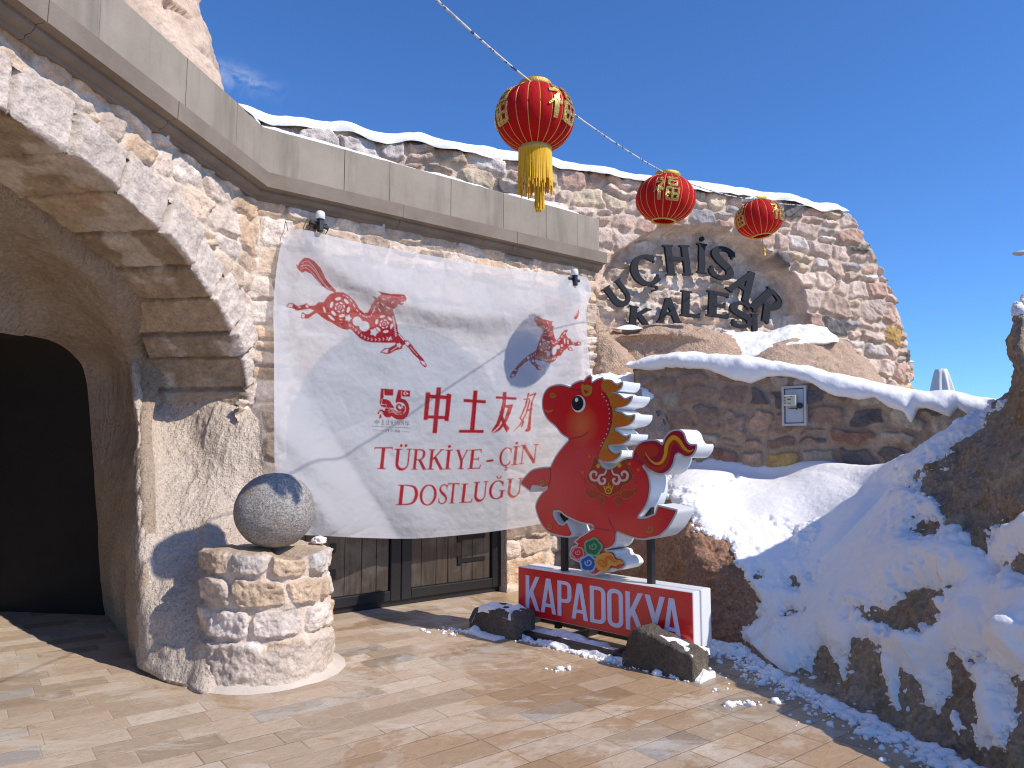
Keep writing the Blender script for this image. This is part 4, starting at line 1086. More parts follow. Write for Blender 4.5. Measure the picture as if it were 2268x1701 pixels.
        W = .90; S.append(seg(.14, .02, .46, .985, th * 1.3)); S.append(seg(.44, 1.0, .76, .02, t)); S.append(np.array([(.24, .30), (.64, .30), (.64, .30 + th), (.24, .30 + th)])); ser(.13, 0, .25); ser(.77, 0, .26)
    elif ch == 'H':
        W = .92; stem(sw + t / 2); stem(W - sw - t / 2); S.append(np.array([(sw + t / 2, .47), (W - sw - t / 2, .47), (W - sw - t / 2, .47 + th), (sw + t / 2, .47 + th)]))
    if ch == 'İ': S.append(ellipse(W / 2, 1.16, .075, .075))
    if ch == 'Ü': S += [ellipse(W * .36, 1.15, .065, .07), ellipse(W * .62, 1.15, .065, .07)]
    if ch == 'Ç': S.append(stroke(catmull([(.45, 0), (.45, -.06), (.56, -.11), (.55, -.20), (.40, -.22)], 4), .06))
    if ch == 'Ğ': S.append(stroke(catmull([(.34, 1.24), (.40, 1.13), (.52, 1.12), (.58, 1.24)], 5), .055))
    return S, W
def bold(ch):
    """A narrow poster capital, height 1, y up, with holes: list of (outer, [holes]), width."""
    t = .115; W = .42
    if ch == 'K': return [(np.array([(0, 0), (t, 0), (t, .30), (.155, .40), (.31, 0), (.435, 0), (.235, .545), (.43, 1), (.31, 1), (t, .545), (t, 1), (0, 1)]), [])], .435
    if ch == 'A': return [(np.array([(0, 0), (.108, 0), (.135, .18), (.298, .18), (.325, 0), (.438, 0), (.285, 1), (.153, 1)]), [np.array([(.15, .275), (.216, .74), (.283, .275)])])], .438
    if ch == 'Y': return [(np.array([(.155, 0), (.27, 0), (.27, .32), (.43, 1), (.318, 1), (.218, .545), (.112, 1), (-.005, 1), (.155, .32)]), [])], .43
    def rr(x0, y0, x1, y1, rl, rt):
        o = []
        for cx, cy, a0, r_ in ((x1 - rt, y0 + rt, -90, rt), (x1 - rt, y1 - rt, 0, rt), (x0 + rl, y1 - rl, 90, rl), (x0 + rl, y0 + rl, 180, rl)):
            if r_ < .002: o.append((cx, cy)); continue
            o += [(cx + r_ * math.cos(math.radians(a0 + k)), cy + r_ * math.sin(math.radians(a0 + k))) for k in (0, 22, 45, 68, 90)]
        return np.array(o)
    if ch == 'D': return [(rr(0, 0, W, 1, .001, .17), [rr(t, .1, W - t, .9, .001, .07)])], W
    if ch == 'O': return [(rr(0, -.01, W, 1.01, .18, .18), [rr(t, .1, W - t, .9, .075, .075)])], W
    if ch == 'P':
        o = np.concatenate([[(0, 0), (t, 0), (t, .39)], rr(0, .39, .41, 1, .001, .17)[0:10], [(0, 1)]]); return [(o, [rr(t, .49, .41 - t, .9, .001, .07)])], .41
def flatpoly(polys, mp, dep, parent, name, m, thick=0.0, back=None, jit=0.0):
    """Polygons [(outer, holes)] or outers -> one mesh lying at depth dep in front; mp(a, b, dep) -> world."""
    V, Fc = [], []
    for i, pl in enumerate(polys):
        o, hs = pl if isinstance(pl, tuple) else (pl, [])
        loops = [np.asarray(o, float)] + [np.asarray(h_, float) for h_ in hs]
        flat = np.concatenate(loops); b0 = len(V); dj_ = dep + jit * (i % 7)
        V += [mp(x, y, dj_) for x, y in flat]
        tri = tessellate_polygon([[Vector((x, y, 0)) for x, y in lp] for lp in loops])
        def good(t_):
            a_, b_, c_ = flat[t_[0]], flat[t_[1]], flat[t_[2]]; return (b_[0] - a_[0]) * (c_[1] - a_[1]) - (b_[1] - a_[1]) * (c_[0] - a_[0])
        Fc += [tuple(b0 + k for k in (t_ if good(t_) > 0 else t_[::-1])) for t_ in tri]
        if thick:
            b1 = len(V); V += [mp(x, y, dj_ - thick) for x, y in flat]
            Fc += [tuple(b1 + k for k in (t_[::-1] if good(t_) > 0 else t_)) for t_ in tri]
            st0 = 0
            for lp in loops:
                n_ = len(lp)
                for k in range(n_): Fc.append((b0 + st0 + k, b1 + st0 + k, b1 + st0 + (k + 1) % n_, b0 + st0 + (k + 1) % n_))
                st0 += n_
    return mobj(name, np.array(V), Fc, m, parent)

# ------------------------------------------------------------------ letters in the niche
LO_ = -.20
sc1 = 4.608
LET = [('U', 312, 745, 215, 200, -38), ('Ç', 592, 505, 262, 240, -17), ('H', 920, 400, 272, 235, -6), ('İ', 1165, 382, 270, 85, 2), ('S', 1372, 430, 285, 215, 13), ('A', 1600, 645, 275, 235, 32), ('R', 1832, 855, 260, 225, 45),
       ('K', 535, 980, 180, 200, 6), ('A', 826, 912, 222, 215, -2), ('L', 1046, 848, 232, 170, 3), ('E', 1326, 852, 232, 195, 4), ('S', 1566, 955, 225, 190, -2), ('İ', 1703, 1042, 170, 70, 0)]
ltr = thing('castle_sign', FN.at(1.9, LO_, 3.5).reshape(3), 'dark steel letters UÇHİSAR KALESİ standing in the stone niche', 'sign')
for ch, cx, cy, hh_, ww_, rot in LET:
    S, W = glyph(ch, .225, .13, .06, .06)
    t0, z0 = FN.hit(1300 + cx / sc1, 490 + cy / sc1, LO_)
    t1, _ = FN.hit(1300 + cx / sc1 + 10, 490 + cy / sc1, LO_); _, z1 = FN.hit(1300 + cx / sc1, 490 + cy / sc1 - 10, LO_)
    kx, kz = (t1 - t0) / 10, (z1 - z0) / 10
    a_ = math.radians(rot); cs_, sn_ = math.cos(a_), math.sin(a_)
    def mp(x, y, dp):
        X = (x / W - .5) * ww_ / sc1 * 1.14; Y = (y - .5) * hh_ / sc1 * 1.12
        xr, yr = X * cs_ + Y * sn_, -X * sn_ + Y * cs_
        return FN.at(t0 + xr * kx, LO_ + dp, z0 + yr * kz).reshape(3)
    flatpoly(S, mp, .03, ltr, 'letter', M_LETTER, .045, jit=.0011)

# ------------------------------------------------------------------ hanging banner: cloth with printed art
BX0, BY0, BW, BH, SSA = 596, 496, 730, 706, 3
art = np.zeros((BH * SSA, BW * SSA, 3), np.float32); art[:] = (.70, .70, .725)
RED, HALO, LINE = (.43, .010, .018), (.86, .60, .60), (.10, .045, .06)
def paint(poly, colr, alpha=1.0):
    p = (np.asarray(poly, float) - (BX0, BY0)) * SSA
    x0, y0 = np.floor(p.min(0)).astype(int) - 1; x1, y1 = np.ceil(p.max(0)).astype(int) + 2
    x0, y0 = max(x0, 0), max(y0, 0); x1, y1 = min(x1, art.shape[1]), min(y1, art.shape[0])
    if x1 <= x0 or y1 <= y0: return
    yy, xx = np.mgrid[y0:y1, x0:x1] + .5
    wn = np.zeros(xx.shape, int)
    for (ax, ay), (bx_, by_) in zip(p, np.roll(p, -1, 0)):
        if ay == by_: continue
        cnd = (ay > yy) != (by_ > yy); cr = cnd & (xx < ax + (yy - ay) * (bx_ - ax) / (by_ - ay))
        wn += np.where(cr, 1 if by_ > ay else -1, 0)
    art[y0:y1, x0:x1][wn != 0] = art[y0:y1, x0:x1][wn != 0] * (1 - alpha) + np.array(colr, np.float32) * alpha
def tf(sc, ox, oy): return lambda pts: np.array(pts, float) / sc + (ox, oy)
def outline(poly, wdt): return stroke(np.concatenate([poly, poly[:2]]), wdt)
def halo_paint(polys, colr=RED, hw=2.6):
    for p in polys: paint(outline(p, hw), HALO)
    for p in polys: paint(p, colr)
# horse on the left
T4 = tf(5.821, 600, 520)
H1 = T4([(830, 740), (930, 745), (1010, 790), (1090, 870), (1140, 960), (1200, 1010), (1250, 1005), (1275, 960), (1305, 900), (1345, 840), (1312, 788), (1372, 812), (1425, 772), (1380, 728), (1470, 752), (1560, 765), (1660, 768), (1722, 775), (1750, 820), (1740, 852), (1712, 862), (1706, 892), (1680, 906), (1640, 890), (1620, 932), (1570, 962), (1582, 1010), (1602, 1080), (1625, 1170), (1636, 1252), (1690, 1310), (1730, 1365), (1770, 1362), (1805, 1410), (1840, 1460), (1905, 1540), (1962, 1600), (1985, 1640), (2012, 1690), (1990, 1712), (1935, 1665), (1912, 1605), (1830, 1530), (1770, 1450), (1722, 1412), (1692, 1440), (1690, 1466), (1600, 1492), (1530, 1532), (1470, 1532), (1408, 1515), (1470, 1462), (1520, 1462), (1602, 1420), (1610, 1390), (1500, 1392), (1400, 1387), (1300, 1385), (1220, 1370), (1150, 1332), (1090, 1272), (1030, 1215), (980, 1222), (920, 1210), (860, 1180), (790, 1132), (720, 1100), (660, 1060), (592, 1002), (540, 1032), (482, 1076), (390, 1078), (394, 1022), (412, 996), (440, 1022), (492, 1025), (540, 990), (562, 975), (500, 952), (430, 962), (340, 976), (280, 946), (194, 930), (230, 882), (290, 886), (340, 922), (420, 902), (462, 882), (500, 916), (570, 912), (612, 872), (682, 870), (720, 812), (770, 762)])
TL = T4([(842, 722), (762, 640), (702, 560), (642, 430), (560, 342), (490, 300), (428, 295), (370, 358), (352, 400), (320, 370), (345, 440), (400, 492), (442, 470), (520, 502), (590, 582), (662, 662), (742, 712), (830, 745)])
paint(outline(H1, 2.2), HALO); paint(outline(TL, 2.2), HALO); paint(TL, (.36, .012, .025)); paint(H1, RED)
paint(outline(H1, .7), (.25, .012, .02))
WH = (.80, .76, .77)
for q in ([(390, 375), (470, 340), (560, 420), (640, 560), (740, 690)], [(380, 410), (470, 390), (560, 460), (650, 600), (760, 710)], [(380, 440), (460, 430), (550, 510), (650, 640)]): paint(stroke(T4(q), .9, n=5), HALO)
def flower(cx, cy, r, sq=1.0):
    for k in range(6):
        a_ = k * math.pi / 3 + .3; x, y = cx + r * math.cos(a_), cy + r * math.sin(a_) * sq
        ps = ellipse(x, y, r * .36, r * .17, math.atan2(math.sin(a_) * sq, math.cos(a_)) + math.pi / 2); paint(T4(ps), WH)
        x, y = cx + r * .5 * math.cos(a_ + .5), cy + r * .5 * math.sin(a_ + .5) * sq; paint(T4(ellipse(x, y, r * .20, r * .09, a_ + .5 + math.pi / 2)), WH)
        x, y = cx + r * .2 * math.cos(a_), cy + r * .2 * math.sin(a_) * sq; paint(T4(ellipse(x, y, r * .07, r * .06)), WH)
flower(890, 935, 112); flower(1460, 1150, 100)
def star5(cx, cy, r): return np.array([(cx + r * (1 + .22 * math.cos(5 * a_)) * math.cos(a_), cy + r * (1 + .22 * math.cos(5 * a_)) * math.sin(a_)) for a_ in np.linspace(0, 2 * math.pi, 40)])
CL = (.70, .70, .725)
for cx, cy, r in ((1112, 1115, 60), (1205, 1180, 66), (1160, 1145, 40)): paint(T4(ellipse(cx, cy, r)), CL)
for cx, cy, r in ((997, 1075, 37), (1330, 1255, 46), (1650, 1425, 28), (1760, 1400, 27), (467, 922, 20)): paint(T4(star5(cx, cy, r)), CL)
for q in ([(1925, 1618), (1982, 1640), (1998, 1690), (1950, 1665)], [(1430, 1512), (1485, 1470), (1520, 1475), (1500, 1522)], [(205, 925), (240, 890), (285, 898), (270, 935)], [(400, 1068), (405, 1020), (436, 1030), (432, 1068)]): paint(T4(q), CL)
bel = catmull([(1010, 1165), (1060, 1190), (1130, 1265), (1210, 1320), (1300, 1350), (1400, 1350), (1500, 1335), (1590, 1355)], 12)
for i in range(0, len(bel) - 6, 6):
    x, y = bel[i]; paint(T4(stroke([(x - 8, y - 16), (x + 9, y), (x - 8, y + 16)], 9)), WH)
bk = catmull([(930, 775), (1020, 830), (1100, 960), (1180, 1040), (1260, 1060), (1310, 1010), (1340, 930)], 10)
for i in range(0, len(bk) - 5, 5): paint(T4(stroke(bk[i:i + 4], 10)), WH)
for i in range(11):
    f_ = i / 10; paint(T4(ellipse(1575 + 40 * f_, 1060 + 240 * f_, 17, 6, -.7)), WH)
for i in range(5):
    f_ = i / 4; paint(T4(ellipse(1655 + 50 * f_, 1290 + 60 * f_, 18, 7, .9)), WH)
for i in range(4):
    f_ = i / 3; paint(T4(seg(1795 + 75 * f_, 1445 + 85 * f_, 1815 + 75 * f_, 1470 + 85 * f_, 7)), WH); paint(T4(seg(1345 - 0 * f_ + 200 + 60 * f_, 1500 - 40 * f_, 1365 + 200 + 60 * f_, 1488 - 40 * f_, 7)), WH); paint(T4(seg(345 + 27 * f_, 935 - 4 * f_, 362 + 27 * f_, 938 - 4 * f_, 8)), WH)
for x, y, rx_, a_ in ((690, 965, 42, 1.3), (780, 1070, 55, .7), (1440, 895, 30, .8), (1400, 970, 30, 1.0), (1510, 940, 34, .5), (1570, 870, 26, -.6), (1450, 830, 22, .5), (1380, 880, 20, -.3), (1340, 930, 20, -.2), (1330, 980, 20, -.2), (900, 1092, 22, .2), (880, 1135, 10, 0), (915, 1130, 10, 0), (1480, 985, 10, 0), (1500, 975, 10, 0), (1530, 1340, 34, -1.0), (1690, 795, 14, .1), (1690, 872, 20, -.3), (1525, 812, 24, -.2)): paint(T4(ellipse(x, y, rx_, rx_ * .28, a_)), WH)
paint(T4(ellipse(1528, 815, 14, 8, -.2)), RED)
# horse on the right
T8 = tf(11.64, 1120, 680)
H2 = T8([(740, 370), (735, 290), (770, 245), (850, 260), (950, 310), (1100, 350), (1160, 372), (1222, 358), (1180, 412), (1200, 490), (1252, 498), (1215, 560), (1232, 680), (1270, 820), (1310, 870), (1380, 800), (1440, 680), (1520, 600), (1602, 578), (1590, 620), (1552, 680), (1560, 740), (1620, 820), (1662, 808), (1682, 870), (1720, 920), (1800, 920), (1870, 890), (1942, 930), (1952, 980), (1900, 990), (1800, 1002), (1720, 972), (1642, 992), (1602, 1040), (1640, 1050), (1680, 1020), (1740, 1130), (1630, 1120), (1590, 1060), (1500, 1122), (1450, 1200), (1410, 1262), (1370, 1242), (1300, 1350), (1220, 1412), (1120, 1442), (1040, 1422), (980, 1392), (860, 1372), (780, 1342), (742, 1382), (770, 1440), (822, 1500), (870, 1500), (922, 1602), (900, 1622), (820, 1612), (760, 1530), (642, 1432), (640, 1382), (600, 1362), (500, 1422), (420, 1502), (330, 1572), (310, 1640), (235, 1790), (160, 1830), (105, 1805), (160, 1680), (270, 1560), (330, 1480), (460, 1360), (572, 1250), (680, 1190), (790, 1120), (830, 980), (882, 820), (940, 690), (970, 640), (922, 580), (902, 520), (850, 520), (800, 450), (790, 400)])
paint(outline(H2, 2.2), HALO); paint(H2, RED); paint(outline(H2, .6), (.25, .012, .02))
T4k = T4; T4 = T8
flower(1010, 1000, 118, 1.25)
T4 = T4k
for x, y, rx_, ry_, a_ in ((1250, 1130, 62, 110, .25), (1340, 1030, 58, 58, 0), (1100, 1215, 48, 75, 0), (1450, 990, 30, 36, 0), (580, 1310, 36, 46, 0), (705, 1390, 34, 44, 0)): paint(T8(ellipse(x, y, rx_, ry_, a_)), CL)
for x, y, rx_, a_ in ((800, 305, 34, .1), (1080, 400, 36, 1.0), (990, 510, 44, 1.1), (1040, 555, 44, -.6), (950, 580, 40, .9), (1100, 600, 44, -.7), (1020, 660, 36, .1), (1180, 640, 26, .3), (1020, 730, 40, -.2), (1120, 745, 42, -.8), (1190, 700, 24, .3), (1180, 870, 36, .3), (1230, 940, 36, .5), (1300, 905, 40, -.2), (1380, 850, 44, -.7), (1450, 760, 44, -1.0), (1515, 680, 44, -.9), (1520, 880, 70, 1.5), (1605, 900, 60, 1.5), (1440, 1090, 24, 0), (1430, 1150, 22, .4), (1750, 950, 32, .3), (660, 1270, 40, 1.3), (710, 1240, 36, 1.3), (760, 1200, 34, 1.3), (480, 1390, 24, -.7), (420, 1440, 24, -.7), (350, 1500, 24, -.7), (770, 1480, 22, .9)): paint(T8(ellipse(x, y, rx_, rx_ * .28, a_)), WH)
for i in range(14):
    f_ = i / 13; paint(T8(ellipse(780 + 560 * f_, 1290 + 110 * math.sin(f_ * 2.6) - 60 * f_, 30, 9, 1.45 - .3 * f_)), WH)
for q in ([(1850, 910), (1930, 940), (1935, 970), (1870, 960)], [(1660, 1035), (1720, 1115), (1640, 1105)], [(830, 1520), (860, 1515), (905, 1595), (840, 1595)], [(215, 1620), (300, 1610), (290, 1640), (220, 1650)], [(150, 1740), (230, 1730), (215, 1790), (150, 1812)]): paint(T8(q), CL)
LF = T8([(1880, 60), (1895, 130), (1890, 210), (1850, 290), (1800, 325), (1760, 300), (1775, 240), (1820, 170)]); paint(outline(LF, 1.8), HALO); paint(LF, RED)
for y_ in (150, 190, 230): paint(T8(ellipse(1845 - (y_ - 150) * .5, y_, 26, 8, -.2)), WH)
# the 55 emblem
T7 = tf(12.29, 820, 850)
E55 = [[(290, 128), (635, 150), (622, 325), (385, 312), (372, 330), (352, 420), (322, 540), (255, 562)],
       [(758, 163), (1095, 190), (1082, 355), (860, 345), (850, 335), (835, 400), (905, 410), (985, 460), (1045, 560), (1070, 680), (1055, 790), (1000, 890), (920, 955), (820, 980), (720, 970), (640, 925), (575, 880), (540, 920), (430, 915), (385, 880), (350, 830), (310, 790), (285, 830), (310, 870), (295, 930), (245, 965), (250, 860), (300, 800), (360, 800), (300, 745), (250, 765), (240, 825), (185, 825), (220, 760), (270, 700), (330, 705), (390, 745), (400, 680), (440, 660), (500, 665), (600, 690), (720, 745), (830, 740), (880, 700), (935, 690), (950, 630), (930, 560), (860, 510), (780, 505), (700, 530), (685, 470), (720, 330)],
       [(330, 415), (430, 420), (520, 455), (560, 500), (590, 560), (640, 620), (650, 670), (560, 655), (430, 650), (300, 620), (270, 580), (330, 560), (310, 500)]]
halo_paint([T7(p) for p in E55], RED, 2.0)
paint(T7(spiral(800, 620, 28, 120, .4, 1.1, 40, 70, 36, -1)), RED)
paint(T7(ellipse(960, 262, 50, 52)), WH); paint(T7(ellipse(978, 262, 42, 44)), RED); paint(T7(star5(1005, 264, 24)), WH)
for q in ([(370, 170), (372, 330)], [(848, 200), (848, 345)], [(290, 560), (430, 565), (440, 610)], [(480, 740), (560, 700), (700, 780), (850, 750)], [(500, 780), (600, 760), (720, 830), (860, 830)], [(330, 400), (300, 560)]): paint(T7(stroke(q, 15)), HALO)
paint(T7(stroke(catmull([(690, 545), (780, 510), (900, 540), (960, 640), (950, 740), (900, 810)], 6), 17)), HALO)
# small dark writing below it
def wr(polys): [paint(T7(p), LINE) for p in polys]
wr([seg(120, 1010, 250, 1010, 13), seg(120, 1060, 250, 1060, 13), seg(125, 1000, 125, 1070, 15), seg(240, 1000, 240, 1070, 15), seg(185, 970, 185, 1105, 17)])
wr([seg(340, 980, 340, 1105, 15), seg(315, 1040, 370, 1040, 12), seg(305, 1105, 385, 1105, 13)])
wr([seg(440, 1000, 440, 1085, 12), seg(425, 1105, 520, 1110, 13), seg(470, 985, 520, 985, 10), seg(462, 1015, 525, 1015, 10), seg(470, 1045, 520, 1045, 10), seg(495, 970, 495, 1090, 13)])
wr([seg(550, 1000, 630, 1000, 12), seg(570, 1020, 550, 1050, 12), seg(610, 1020, 630, 1050, 12), seg(620, 1040, 560, 1115, 14), seg(565, 1040, 625, 1115, 14), seg(590, 975, 590, 1000, 13)])
for x in (660, 735):
    wr([seg(x, 1010, x + 50, 1010, 12), seg(x + 4, 1010, x + 4, 1060, 12), stroke(catmull([(x, 1058), (x + 45, 1062), (x + 48, 1110), (x, 1125)], 4), 13)])
wr([seg(815, 1000, 805, 1130, 13), seg(815, 1000, 915, 1005, 12), seg(915, 1005, 912, 1130, 14), seg(840, 1035, 892, 1037, 9), seg(866, 1015, 866, 1065, 10), seg(840, 1062, 892, 1064, 9), seg(845, 1085, 890, 1086, 9), seg(845, 1115, 890, 1116, 9), seg(845, 1085, 845, 1116, 9), seg(890, 1085, 890, 1116, 9)])
wr([seg(975, 1010, 950, 1060, 12), seg(975, 1030, 1060, 1035, 11), seg(965, 1070, 1060, 1075, 11), seg(970, 1045, 970, 1100, 11), seg(945, 1105, 1070, 1112, 12), seg(1020, 1030, 1015, 1150, 13)])
r = np.random.RandomState(2); x = 50
while x < 1140:
    w_ = r.uniform(8, 15); y_ = 1150 + (x - 50) * .052; paint(T7(seg(x, y_ - 10, x, y_ + 12, 7)), LINE)
    if r.rand() < .6: paint(T7(seg(x, y_ + 4, x + w_, y_ + 4, 7)), LINE)
    x += w_ + (16 if r.rand() < .12 else 5)
wr([seg(65, 1255, 390, 1282, 9), seg(840, 1298, 1085, 1308, 9)])
wr([seg(430, 1245, 430, 1310, 15), ellipse(490, 1265, 22, 22), stroke([(510, 1265), (495, 1312)], 13), seg(535, 1250, 590, 1252, 12), seg(590, 1252, 560, 1315, 13), seg(615, 1255, 615, 1318, 13), seg(640, 1288, 655, 1288, 10)])
paint(T7(ellipse(490, 1265, 10, 10)), CL)
for x in (672, 745):
    wr([stroke(catmull([(x, 1270), (x + 15, 1258), (x + 26, 1275), (x, 1318), (x + 30, 1320)], 4), 11)])
wr([ellipse(718, 1292, 16, 30), ellipse(795, 1305, 17, 18), stroke([(806, 1262), (784, 1300)], 11)])
paint(T7(ellipse(718, 1292, 6, 18)), CL); paint(T7(ellipse(795, 1305, 7, 8)), CL)
# big characters
T5 = tf(5.53, 800, 840)
ZH = [[(790, 160), (848, 160), (815, 500), (762, 500)], [(1046, 185), (1062, 172), (1107, 186), (1070, 516), (1018, 510)], [(922, 97), (980, 97), (926, 662), (870, 662)], [(836, 186), (1062, 200), (1058, 246), (832, 232)], [(812, 440), (1030, 450), (1026, 490), (808, 480)]]
TU = [[(1374, 138), (1426, 138), (1386, 640), (1330, 640)], [(1254, 240), (1530, 258), (1526, 296), (1252, 279)], [(1198, 620), (1502, 620), (1499, 658), (1195, 655)]]
YO = [[(1650, 207), (1906, 224), (1901, 253), (1647, 236)], [(1735, 157), (1782, 157), (1772, 300), (1745, 425), (1692, 565), (1590, 662), (1602, 622), (1655, 540), (1704, 400), (1728, 280)],
      [(1758, 318), (1862, 308), (1832, 405), (1782, 525), (1702, 622), (1600, 672), (1682, 598), (1752, 498), (1798, 352), (1764, 347)], [(1690, 392), (1722, 396), (1762, 530), (1818, 600), (1782, 657), (1730, 560)]]
HA = [stroke([(2052, 168), (2012, 330), (1945, 482)], [20, 20, 14]), stroke([(1988, 245), (2066, 240)], 15), stroke([(2066, 250), (2020, 420), (1945, 560), (1858, 642)], [18, 16, 14, 4]), stroke([(1938, 470), (1988, 520), (1960, 590)], [10, 26, 12]),
      stroke([(2062, 205), (2142, 168)], 16), stroke([(2136, 172), (2092, 272)], [20, 14]), stroke(catmull([(2092, 270), (2072, 420), (2058, 560), (2050, 612), (2008, 632)], 5), np.r_[np.linspace(20, 46, 16), np.linspace(44, 18, 5)]), stroke([(2036, 382), (2098, 358)], 22)]
halo_paint([T5(p) for p in ZH + TU + YO + HA], RED, 2.6)
# two lines of roman capitals
TXT = [('T', 150, 375, 832, 1100), ('Ü', 396, 612, 852, 1112), ('R', 622, 805, 856, 1108), ('K', 818, 1012, 858, 1106), ('İ', 1018, 1110, 862, 1104), ('Y', 1146, 1316, 862, 1102), ('E', 1312, 1468, 860, 1098), ('Ç', 1694, 1846, 835, 1062), ('İ', 1846, 1932, 820, 1050), ('N', 1944, 2162, 800, 1034),
       ('D', 438, 700, 1292, 1542), ('O', 716, 924, 1290, 1546), ('S', 944, 1060, 1284, 1530), ('T', 1050, 1192, 1272, 1522), ('L', 1212, 1366, 1276, 1512), ('U', 1366, 1548, 1254, 1494), ('Ğ', 1566, 1748, 1240, 1470), ('U', 1772, 1972, 1214, 1444)]
LT = []
for ch, xa, xb, ya, yb in TXT:
    S, W = glyph(ch)
    slope_ = .04 if ch in 'TÜR' else -.02
    for p in S:
        q = np.c_[xa + p[:, 0] / W * (xb - xa) + (p[:, 1] - .5) * 26, yb - p[:, 1] * (yb - ya)]; q[:, 1] += (q[:, 0] - (xa + xb) / 2) * (0 if xa < 1200 else -.06); LT.append(T5(q))
LT.append(T5(seg(1532, 1004, 1622, 992, 26)))
halo_paint(LT, (.46, .02, .035), 2.0)
art = art.reshape(BH, SSA, BW, SSA, 3).mean((1, 3))
# the cloth itself
def edge_c(pts, n): return _interp1(np.array(pts, float), n)
NR, NC = 470, 500
top_e = edge_c([(638, 512), (668, 508), (720, 519), (790, 536), (880, 553), (1000, 574), (1150, 598), (1300, 613)], NC)
bot_e = edge_c([(612, 1178), (660, 1184), (720, 1187), (800, 1191), (910, 1193), (1000, 1187), (1100, 1176), (1210, 1158), (1314, 1138)], NC)
lef_e = edge_c([(638, 512), (622, 545), (612, 600), (606, 680), (607, 800), (608, 1010), (612, 1178)], NR)
rig_e = edge_c([(1300, 613), (1310, 640), (1299, 690), (1302, 760), (1308, 850), (1314, 1138)], NR)
uu_, vv_ = np.meshgrid(np.linspace(0, 1, NC), np.linspace(0, 1, NR))
U1, V1 = uu_[..., None], vv_[..., None]
bp = (1 - V1) * top_e[None] + V1 * bot_e[None] + (1 - U1) * lef_e[:, None] + U1 * rig_e[:, None] \
    - ((1 - U1) * (1 - V1) * top_e[0] + U1 * (1 - V1) * top_e[-1] + (1 - U1) * V1 * bot_e[0] + U1 * V1 * bot_e[-1])
bxp, byp = bp[..., 0], bp[..., 1]
hem = np.minimum(np.minimum(uu_ * 700, (1 - uu_) * 700), np.minimum(vv_ * 660, (1 - vv_) * 660))
env = sstep(0, .12, uu_) * sstep(0, .12, 1 - uu_)
def pline(x0, y0, x1, y1):
    L = math.hypot(x1 - x0, y1 - y0); dx, dy = (x1 - x0) / L, (y1 - y0) / L
    return (bxp - x0) * dy - (byp - y0) * dx, (bxp - x0) * dx + (byp - y0) * dy, L     # signed distance (right of travel is negative), along
out = .10 + .06 * vv_
def fold(pts, amp, wl, wr):
    """A fold along a curve: rises over wl pixels on one side, falls over wr on the other."""
    global out
    c_ = catmull(pts, 14); d_ = np.full(bxp.shape, 1e9); sg = np.zeros_like(d_); al = np.zeros_like(d_)
    for i in range(len(c_) - 1):
        s_, t_, L = pline(*c_[i], *c_[i + 1]); tc = np.clip(t_, 0, L); dd = np.hypot(s_, t_ - tc)
        m_ = dd < d_; d_ = np.where(m_, dd, d_); sg = np.where(m_, np.sign(s_), sg); al = np.where(m_, (i + tc / L) / (len(c_) - 1), al)
    wdt = np.where(sg > 0, wl, wr); taper = np.sin(np.clip(al, 0.02, .98) * math.pi) ** .5
    out = out + amp * taper * np.exp(-(d_ / wdt) ** 2)
cv_ = catmull([(640, 500), (632, 620), (655, 760), (705, 900), (770, 1020), (850, 1140), (900, 1230)], 14)
xl_ = np.interp(byp, cv_[:, 1], cv_[:, 0])
out = out + .26 * (1 - sstep(-125, 6, bxp - xl_)) * sstep(560, 1000, byp) + .05 * (1 - sstep(-40, 5, bxp - xl_)) * sstep(520, 620, byp)
fold([(668, 515), (760, 600), (860, 650), (1000, 690), (1150, 690), (1290, 625)], .13, 70, 36)
fold([(612, 940), (690, 1000), (760, 1090), (800, 1180)], .10, 22, 50)
fold([(610, 1010), (640, 1060), (700, 1120), (740, 1185)], .08, 24, 34)
fold([(780, 940), (830, 1050), (900, 1120), (960, 1185)], .06, 40, 60)
fold([(1305, 640), (1270, 760), (1225, 850), (1180, 960), (1150, 1050)], .09, 26, 70)
fold([(640, 540), (622, 660), (640, 800), (700, 980)], -.08, 24, 30)
fold([(960, 640), (980, 800), (990, 1000), (1000, 1180)], .05, 150, 160)
q = np.stack([bxp / 100, byp / 100], -1)
out = .085 + np.where(out > .16, out - .085, .075 * np.exp((out - .16) / .075))
out = out + .010 * fbm(q, 1.3, 4, 8) + .0016 * fbm(q, 9, 3, 9)
rays = np.stack([(bxp - CX) / F, _c + (byp - CY) / F * _s, _s - (byp - CY) / F * _c], -1)
kk = np.einsum('k,ijk->ij', FB.n, rays); base = FB.p0 + FB.n * .17
pts = O + rays * ((np.dot(FB.p0 - O, FB.n) + out) / kk)[..., None]     # the cloth stands off the wall by out
